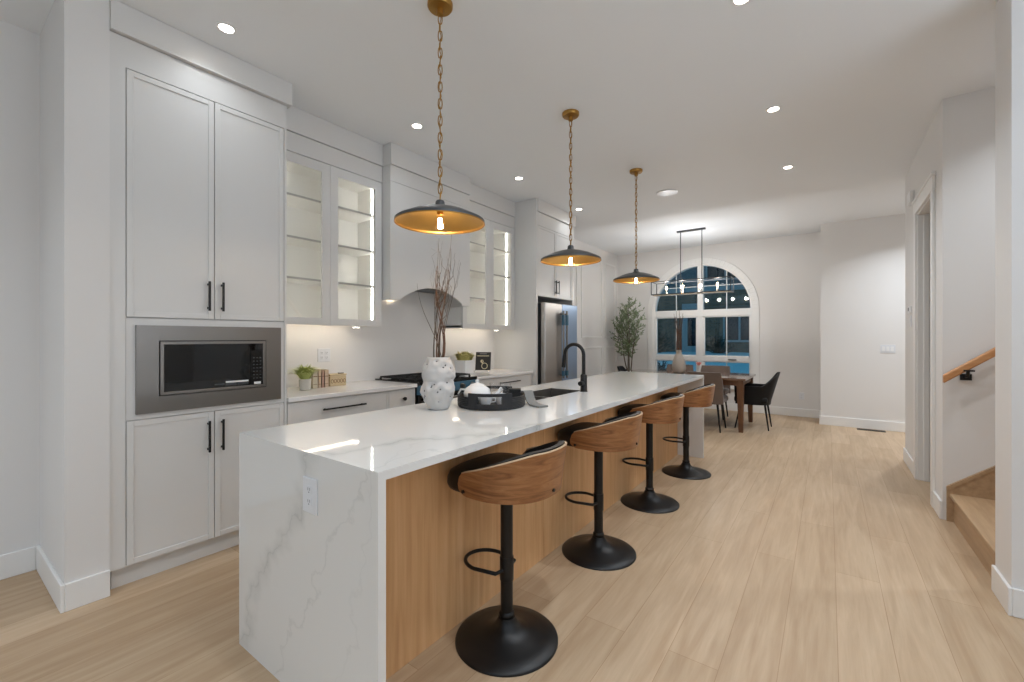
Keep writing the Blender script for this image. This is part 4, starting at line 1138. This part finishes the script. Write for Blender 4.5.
# twigs
def tw(dx, dy, h, bend, r0, k, branches=2):
    p0 = Vector((VX + 0.02 * math.cos(k * 1.7), VY + 0.02 * math.sin(k * 1.7), cz + 0.13))
    m = MB(); pts = []
    n = 14
    for j in range(n + 1):
        f_ = j / n
        pts.append(p0 + Vector(((dx + 0.03) * f_ ** 1.3 + bend * 0.03 * math.sin(5 * f_ + k), dy * f_ ** 1.3 + 0.02 * math.sin(6 * f_ + 2 * k), h * f_)))
    m.tube(pts, [r0 * (1 - 0.72 * j / n) for j in range(n + 1)], 6)
    rr = random.Random(k * 5 + 1)
    for b in range(branches):
        j = rr.randint(7, 11); q = pts[j]; s_ = rr.choice([-1, 1])
        e = [q]
        for i in range(1, 7):
            e.append(q + Vector((s_ * 0.055 * (i / 6) ** 0.8 * rr.uniform(0.6, 1.3), rr.uniform(-.01, .03), 0.22 * i / 6 * rr.uniform(0.85, 1.1))))
        m.tube(e, [r0 * 0.45 * (1 - 0.7 * i / 6) for i in range(7)], 5)
    return m
specs = [(-0.12, -0.08, 0.60, 0.6, 0.0028, 0), (-0.05, -0.03, 0.68, 0.5, 0.0030, 0), (-0.012, 0.01, 0.66, 1.0, 0.0056, 1), (0.0, 0.015, 0.70, -1.1, 0.0058, 1),
         (0.012, 0.0, 0.80, 0.9, 0.0048, 3), (0.02, 0.02, 0.68, -0.9, 0.0052, 2), (0.025, 0.01, 0.60, 1.1, 0.0056, 1), (0.0, -0.01, 0.58, -0.8, 0.0054, 1),
         (0.065, 0.045, 0.72, 1.0, 0.0028, 3), (-0.02, 0.0, 0.86, 0.8, 0.0030, 3), (0.035, 0.025, 0.88, 1.3, 0.0030, 3), (-0.03, -0.02, 0.78, -1.2, 0.0028, 2)]
for k, (dx, dy, h, bd, r0, nb) in enumerate(specs):
    tag(tw(dx, dy, h, bd, r0, k, nb).build('dried_twig', M['twig_red'] if k in (3, 5, 6, 7) else M['twig'], smooth=60), 'thin dried brown twig standing in the dimpled white island vase', 'twig', 'dried twigs in the island vase')

# tray
TX, TY = -1.672, 2.092
t = thing('serving_tray', 'round black woven tray with cut-out handles on the island', 'tray', (TX, TY, 0.92))
ux, uy = math.cos(0.6273), math.sin(0.6273)      # across the view
RX = 0.200
m = MB()
m.lathe([(0.001, 0.004), (RX - 0.006, 0.004), (RX, 0.0), (RX, 0.012), (0.001, 0.012)], (TX, TY, 0.92), 56, cap=False)
m.build('base', M['tray'], t, smooth=40)
m = MB()
for k in range(6):
    z = 0.92 + 0.012 + 0.0105 * k
    g_ = 0.34 if k >= 2 else 0.0
    for h_ in (0, 1):
        a_0 = 0.6273 - PI / 2 + h_ * PI + g_; a_1 = a_0 + PI - 2 * g_
        m.tube([(TX + (RX + 0.001) * math.cos(a), TY + (RX + 0.001) * math.sin(a), z) for a in [a_0 + (a_1 - a_0) * q / 28 for q in range(29)]], 0.0065, 8)
m.build('wall', M['tray'], t, smooth=60)
for s_ in (1, -1):
    base_a = math.atan2(-uy * 0 - math.cos(0.6273), math.sin(0.6273)) if s_ > 0 else math.atan2(math.cos(0.6273), -math.sin(0.6273))
    m = MB()
    def patch(a0, a1, z0, z1):
        n = 14; r0, r1 = RX + 0.006, RX + 0.018
        A = [base_a + a0 + (a1 - a0) * i / n for i in range(n + 1)]
        inn = [(TX + r0 * math.cos(a), TY + r0 * math.sin(a)) for a in A]; out = [(TX + r1 * math.cos(a), TY + r1 * math.sin(a)) for a in A]
        m.band(inn, out, 0.92 + z0, 0.92 + z1, 'z')
    patch(-0.62, 0.62, 0.078, 0.096); patch(-0.62, -0.33, 0.004, 0.078); patch(0.33, 0.62, 0.004, 0.078); patch(-0.33, 0.33, 0.004, 0.036)
    m.build('handle', M['tray'], t, smooth=35)
# teapot
PX, PY = TX - 0.085, TY - 0.035
t = thing('teapot', 'white teapot in the black tray on the island', 'teapot', (PX, PY, 0.932))
MB().lathe([(0.05, 0.0), (0.062, 0.006), (0.082, 0.04), (0.085, 0.06), (0.075, 0.088), (0.052, 0.105), (0.045, 0.108)], (PX, PY, 0.932), 36).build('body', M['ceramic_s'], t, smooth=60)
MB().lathe([(0.047, 0.107), (0.040, 0.116), (0.015, 0.123), (0.008, 0.126), (0.012, 0.134), (0.010, 0.142), (0.002, 0.145)], (PX, PY, 0.932), 28).build('lid', M['ceramic_s'], t, smooth=60)
MB().tube([(PX + 0.078, PY + 0.03, 0.96), (PX + 0.11, PY + 0.045, 0.975), (PX + 0.128, PY + 0.055, 1.01), (PX + 0.142, PY + 0.06, 1.03)], [0.018, 0.014, 0.010, 0.008], 12).build('spout', M['ceramic_s'], t, smooth=60)
MB().tube([(PX - 0.072, PY - 0.02, 1.01), (PX - 0.105, PY - 0.035, 1.012), (PX - 0.12, PY - 0.04, 0.985), (PX - 0.105, PY - 0.035, 0.958), (PX - 0.075, PY - 0.02, 0.955)], 0.006, 10).build('handle', M['ceramic_s'], t, smooth=60)
def cup(x, y, label, rz, r=0.037, h=0.062):
    t = thing('cup', label, 'cup', (x, y, 0.9325), group='white cups in the tray')
    MB().lathe([(r * 0.6, 0), (r * 0.66, 0.004), (r * 0.92, h * 0.5), (r, h), (r - 0.003, h), (r * 0.86, h * 0.5), (r * 0.5, 0.008), (0.001, 0.007)], (x, y, 0.9325), 28).build('body', M['ceramic_s'], t, smooth=60)
    c, s_ = math.cos(rz), math.sin(rz)
    MB().tube([(x + c * r * 0.93, y + s_ * r * 0.93, 0.9325 + h * 0.8), (x + c * (r + 0.02), y + s_ * (r + 0.02), 0.9325 + h * 0.75), (x + c * (r + 0.02), y + s_ * (r + 0.02), 0.9325 + h * 0.4), (x + c * r * 0.85, y + s_ * r * 0.85, 0.9325 + h * 0.35)], 0.0035, 8).build('handle', M['ceramic_s'], t, smooth=60)
cup(TX + 0.045, TY - 0.11, 'white cup in the tray just behind its front handle', 0.9)
cup(TX + 0.062, TY + 0.01, 'white cup in the middle of the tray between teapot and black box', 2.2)
cup(TX - 0.02, TY - 0.145, 'white cup at the front edge of the tray before the teapot', -2.4)
for x, y, l in ((TX - 0.05, TY + 0.10, 'clear glass tumbler in the tray behind the teapot'), (TX + 0.02, TY + 0.115, 'clear glass tumbler in the tray behind the black box')):
    g = MB().lathe([(0.026, 0), (0.029, 0.004), (0.036, 0.115), (0.034, 0.115), (0.027, 0.008), (0.001, 0.007)], (x, y, 0.9325), 24)
    tag(g.build('tumbler', M['glass'], smooth=60), l, 'glass', 'glass tumblers in the tray')
t = thing('tea_box', 'small black lidded box on the right side of the tray', 'box', (TX + 0.115, TY + 0.085, 0.9325), 0.6)
MB().box(-0.035, 0.035, -0.03, 0.03, 0, 0.072).build('body', M['black_matte'], t, bevel=0.003, local=True)
MB().box(-0.037, 0.037, -0.032, 0.032, 0.073, 0.09).build('lid', M['black_matte'], t, bevel=0.003, local=True)
# linen napkin slung from the tray to the worktop
m = MB()
pth = [(TX + 0.135, TY + 0.165, 1.000), (TX + 0.152, TY + 0.172, 1.0), (TX + 0.166, TY + 0.165, 0.985), (TX + 0.178, TY + 0.158, 0.962), (TX + 0.196, TY + 0.148, 0.940), (TX + 0.222, TY + 0.136, 0.929), (TX + 0.262, TY + 0.122, 0.926), (TX + 0.31, TY + 0.105, 0.926)]
wd = Vector((0.30, 0.95, 0)).normalized() * 0.035
top_, bot_ = [], []
rowsA = [[Vector(p) + wd * s_ + Vector((0, 0, 0.005)) for s_ in (-1, -0.5, 0, 0.5, 1)] for p in pth]
rowsB = [[Vector(p) + wd * s_ - Vector((0, 0, 0.005)) for s_ in (-1, -0.5, 0, 0.5, 1)] for p in pth]
m.grid(rowsA); m.grid(rowsB, flip=True)
for idx in (0, -1): m.grid([[r[idx] for r in rowsA], [r[idx] for r in rowsB]])
m.grid([rowsA[0], rowsB[0]]); m.grid([rowsA[-1], rowsB[-1]])
tag(m.build('napkin', M['napkin'], smooth=50), 'folded grey linen napkin hanging from the tray onto the island', 'napkin')

# ------------------------------------------------------------------ things on the back worktops
def tuft(m, c, n, h, spread, w, rnd, base=0.03):
    for k in range(n):
        a = rnd.uniform(0, 2 * PI); rr = rnd.uniform(0, base); out = rnd.uniform(0.15, 1) * spread; hh = h * rnd.uniform(0.6, 1)
        d = Vector((math.cos(a), math.sin(a), 0)); s_ = Vector((-d.y, d.x, 0)) * w
        p = Vector(c) + d * rr
        q1 = p + d * out * 0.35 + Vector((0, 0, hh * 0.65)); q2 = p + d * out + Vector((0, 0, hh * (1 - 0.45 * out / max(spread, 1e-3))))
        m.add([p - s_, p + s_, q1 + s_, q1 - s_, q2], [(0, 1, 2, 3), (3, 2, 4)])
gx, gy = -3.362, 1.838
t = thing('potted_grass', 'small grassy plant in a pale concrete pot left of the books', 'plant', (gx, gy, 0.92))
MB().lathe([(0.038, 0), (0.042, 0.004), (0.045, 0.082), (0.045, 0.088), (0.040, 0.088), (0.039, 0.078), (0.001, 0.077)], (gx, gy, 0.92), 28).build('pot', M['pot'], t, smooth=40)
m = MB(); tuft(m, (gx, gy, 0.997), 300, 0.15, 0.19, 0.0045, random.Random(5)); m.build('foliage', M['grass'], t)
# books, spines towards the room (+x)
def book(y0, y1, h, dep, cover, label, x1=-3.40):
    t = thing('book', label, 'book', ((x1 + x1 - dep) / 2, (y0 + y1) / 2, 0.92), group='books beside the grassy plant')
    MB().box(x1 - dep, x1, y0, y0 + 0.0025, 0.92, 0.92 + h).box(x1 - dep, x1, y1 - 0.0025, y1, 0.92, 0.92 + h).box(x1 - 0.003, x1, y0, y1, 0.92, 0.92 + h).build('cover', cover, t)
    MB().box(x1 - dep + 0.004, x1 - 0.003, y0 + 0.0025, y1 - 0.0025, 0.924, 0.917 + h).build('pages', M['page'], t)
    MB().box(x1, x1 + 0.0006, y0 + 0.004, y1 - 0.004, 0.92 + h * 0.62, 0.92 + h * 0.66).box(x1, x1 + 0.0006, y0 + 0.004, y1 - 0.004, 0.92 + h * 0.2, 0.92 + h * 0.22).build('spine_band', M['print'], t)
book(1.925, 1.968, 0.150, 0.11, M['cream'], 'cream upright book on the worktop, nearest the grassy plant')
book(1.971, 2.000, 0.148, 0.11, M['peach'], 'peach upright book between the cream book and a rose one')
book(2.003, 2.026, 0.144, 0.11, M['rose'], 'dusty rose upright book in the middle of the small row')
book(2.029, 2.064, 0.146, 0.11, M['peach'], 'peach upright book at the end of the row, nearest the carved box')
t = thing('trinket_box', 'small beige carved box with dark edge right of the books', 'box', (-3.46, 2.165, 0.92))
MB().box(-3.51, -3.43, 2.095, 2.25, 0.92, 1.005).build('body', M['boxwood'], t, bevel=0.004)
MB().box(-3.513, -3.427, 2.092, 2.253, 1.007, 1.022).build('lid', M['boxwood'], t, bevel=0.004)
m = MB()
for k in range(5):
    y = 2.115 + k * 0.029
    m.tube([(-3.429, y + 0.011 * math.cos(a), 0.962 + 0.016 * math.sin(a)) for a in [2 * PI * q / 12 for q in range(12)]], 0.002, 5, closed=True)
m.build('carving', M['print'], t)
MB().box(-3.47, -3.44, 2.19, 2.235, 1.022, 1.03).build('clasp', M['black'], t, bevel=0.002)

px, py = -3.43, 3.79
t = thing('potted_succulent', 'yellow-green succulent in a square white pot right of the range', 'plant', (px, py, 0.92))
MB().taper((px, py, 0.92), (0.075, 0.075), (px, py, 1.075), (0.088, 0.088)).build('pot', M['ceramic_s'], t, bevel=0.008)
m = MB(); tuft(m, (px, py, 1.072), 300, 0.12, 0.09, 0.013, random.Random(9), 0.085); m.build('foliage', M['succ'], t)
# black book on a small white stand
t = thing('display_book', 'upright black book with wreath cover on the worktop by the fridge', 'book', (-3.45, 4.14, 0.92), 0.0)
t.rotation_euler = (0, 0, 0.42)
m = MB()
tl = math.radians(10)
def tilt(p):      # lean back: faces -y locally
    x, y, z = p; return (x, y * math.cos(tl) + z * math.sin(tl), -y * math.sin(tl) + z * math.cos(tl))
def tb(x0, x1, y0, y1, z0, z1):
    m_ = MB().box(x0, x1, y0, y1, z0, z1); m_.v = [tilt(p) for p in m_.v]; return m_
tb(-0.095, 0.095, -0.001, 0.018, 0.015, 0.24).build('cover', M['charcoal'], t, local=True)
tb(-0.045, 0.045, -0.002, -0.001, 0.215, 0.226).build('title', M['napkin'], t, local=True)
tb(-0.075, 0.075, -0.002, -0.001, 0.188, 0.197).build('subtitle', M['chalk'], t, local=True)
m = MB()
for rr_, z_, x_ in ((0.036, 0.068, 0.022), (0.016, 0.125, -0.012)):
    m.tube([tilt((x_ + rr_ * math.cos(a), -0.002, z_ + rr_ * math.sin(a))) for a in [2 * PI * q / 20 for q in range(20)]], 0.005, 6, closed=True)
m.tube([tilt(p) for p in ((-0.02, -0.002, 0.14), (-0.012, -0.002, 0.11), (0.0, -0.002, 0.095))], 0.007, 6)
m.build('wreath', M['chalk'], t, local=True)
MB().box(-0.085, 0.085, -0.05, 0.0, 0.0, 0.014).box(-0.085, 0.085, 0.03, 0.042, 0.0, 0.014).box(-0.085, -0.07, 0.0, 0.042, 0.0, 0.014).box(0.07, 0.085, 0.0, 0.042, 0.0, 0.014).build('stand', M['white'], t, local=True)

# ------------------------------------------------------------------ outside the window
g = MB()
rows = []
for y, z in ((9.02, -0.05), (10.0, 0.0), (11.5, 0.35), (13.0, 0.70), (15.0, 0.78), (18.0, 0.76), (19.4, 0.74)):
    rows.append([(x, y, z + 0.05 * math.sin(x * 1.3 + y) + 0.03 * math.sin(x * 3.1)) for x in [-16 + 1.0 * k for k in range(33)]])
g.grid(rows)
o = struct(g, 'ground', M['snow'], smooth=60)
t = thing('neighbour_house', 'brick house with white-framed window across the snowy yard', 'house', (-5, 19.0, 0.6))
HY = 19.0
MB().box(-16, 6, HY, HY + 0.3, 0.5, 3.3).build('wall', M['brick'], t)
MB().box(-16, 6, HY + 0.02, HY + 0.3, 3.3, 6.2).build('siding', M['siding'], t)
MB().box(-16, 6, HY - 0.06, HY + 0.02, 3.22, 3.42).build('band', M['eave'], t)
MB().prism([(HY - 0.7, 5.6), (HY + 4, 8.2), (HY + 4, 8.4), (HY - 0.7, 5.8)], -16.5, 6.5, 'x').build('roof', M['roof'], t)
def hwin(x0, x1, z0, z1, n):
    f_ = MB().box(x0 - 0.08, x1 + 0.08, HY - 0.05, HY + 0.02, z0 - 0.08, z0).box(x0 - 0.08, x1 + 0.08, HY - 0.05, HY + 0.02, z1, z1 + 0.08)
    for k in range(n + 1):
        xx = x0 + (x1 - x0) * k / n; f_.box(xx - 0.035, xx + 0.035, HY - 0.05, HY + 0.02, z0, z1)
    f_ = f_.build('window', M['eave'], t)
    MB().box(x0, x1, HY - 0.02, HY - 0.005, z0, z1).build('pane', M['dark_glass'], f_)
hwin(-3.35, -1.7, 1.25, 2.3, 3)
hwin(-7.6, -6.2, 1.25, 2.3, 2)
hwin(-4.0, -2.6, 3.7, 5.0, 2)
d = MB().box(-4.95, -4.15, HY - 0.06, HY + 0.02, 0.7, 2.75).build('door', M['eave'], t)
MB().box(-4.72, -4.38, HY - 0.08, HY - 0.05, 1.0, 2.5).build('pane', M['dark_glass'], d)
def shrub(x, y, z, r, label, seed):
    rn = random.Random(seed); m = MB()
    for k in range(60):
        a = rn.uniform(0, 2 * PI); e = rn.uniform(0.25, 1.45); L = r * rn.uniform(0.7, 1.15)
        d_ = Vector((math.cos(a) * math.cos(e), math.sin(a) * math.cos(e), math.sin(e)))
        p = Vector((x, y, z)); q = p + d_ * L
        m.tube([p, (p + q) / 2 + Vector((rn.uniform(-.05, .05), rn.uniform(-.05, .05), 0)), q], [0.02, 0.013, 0.004], 5)
        for j in range(4):
            b = p + d_ * L * rn.uniform(0.4, 0.95); v_ = Vector((rn.uniform(-1, 1), rn.uniform(-1, 1), rn.uniform(0, 1))).normalized()
            m.tube([b, b + v_ * r * 0.3], [0.01, 0.003], 4)
    tag(m.build('shrub', M['shrub'], smooth=60), label, 'shrub', 'bare shrubs in the snow outside')
shrub(-3.35, 10.5, 0.1, 0.72, 'bare shrub in the snow just outside, left in the lower window pane', 1)
shrub(-5.4, 16.6, 0.72, 1.0, 'bare shrub against the neighbour house, left in the window', 2)
shrub(-3.2, 17.0, 0.72, 0.7, 'bare shrub against the neighbour house near its door', 3)
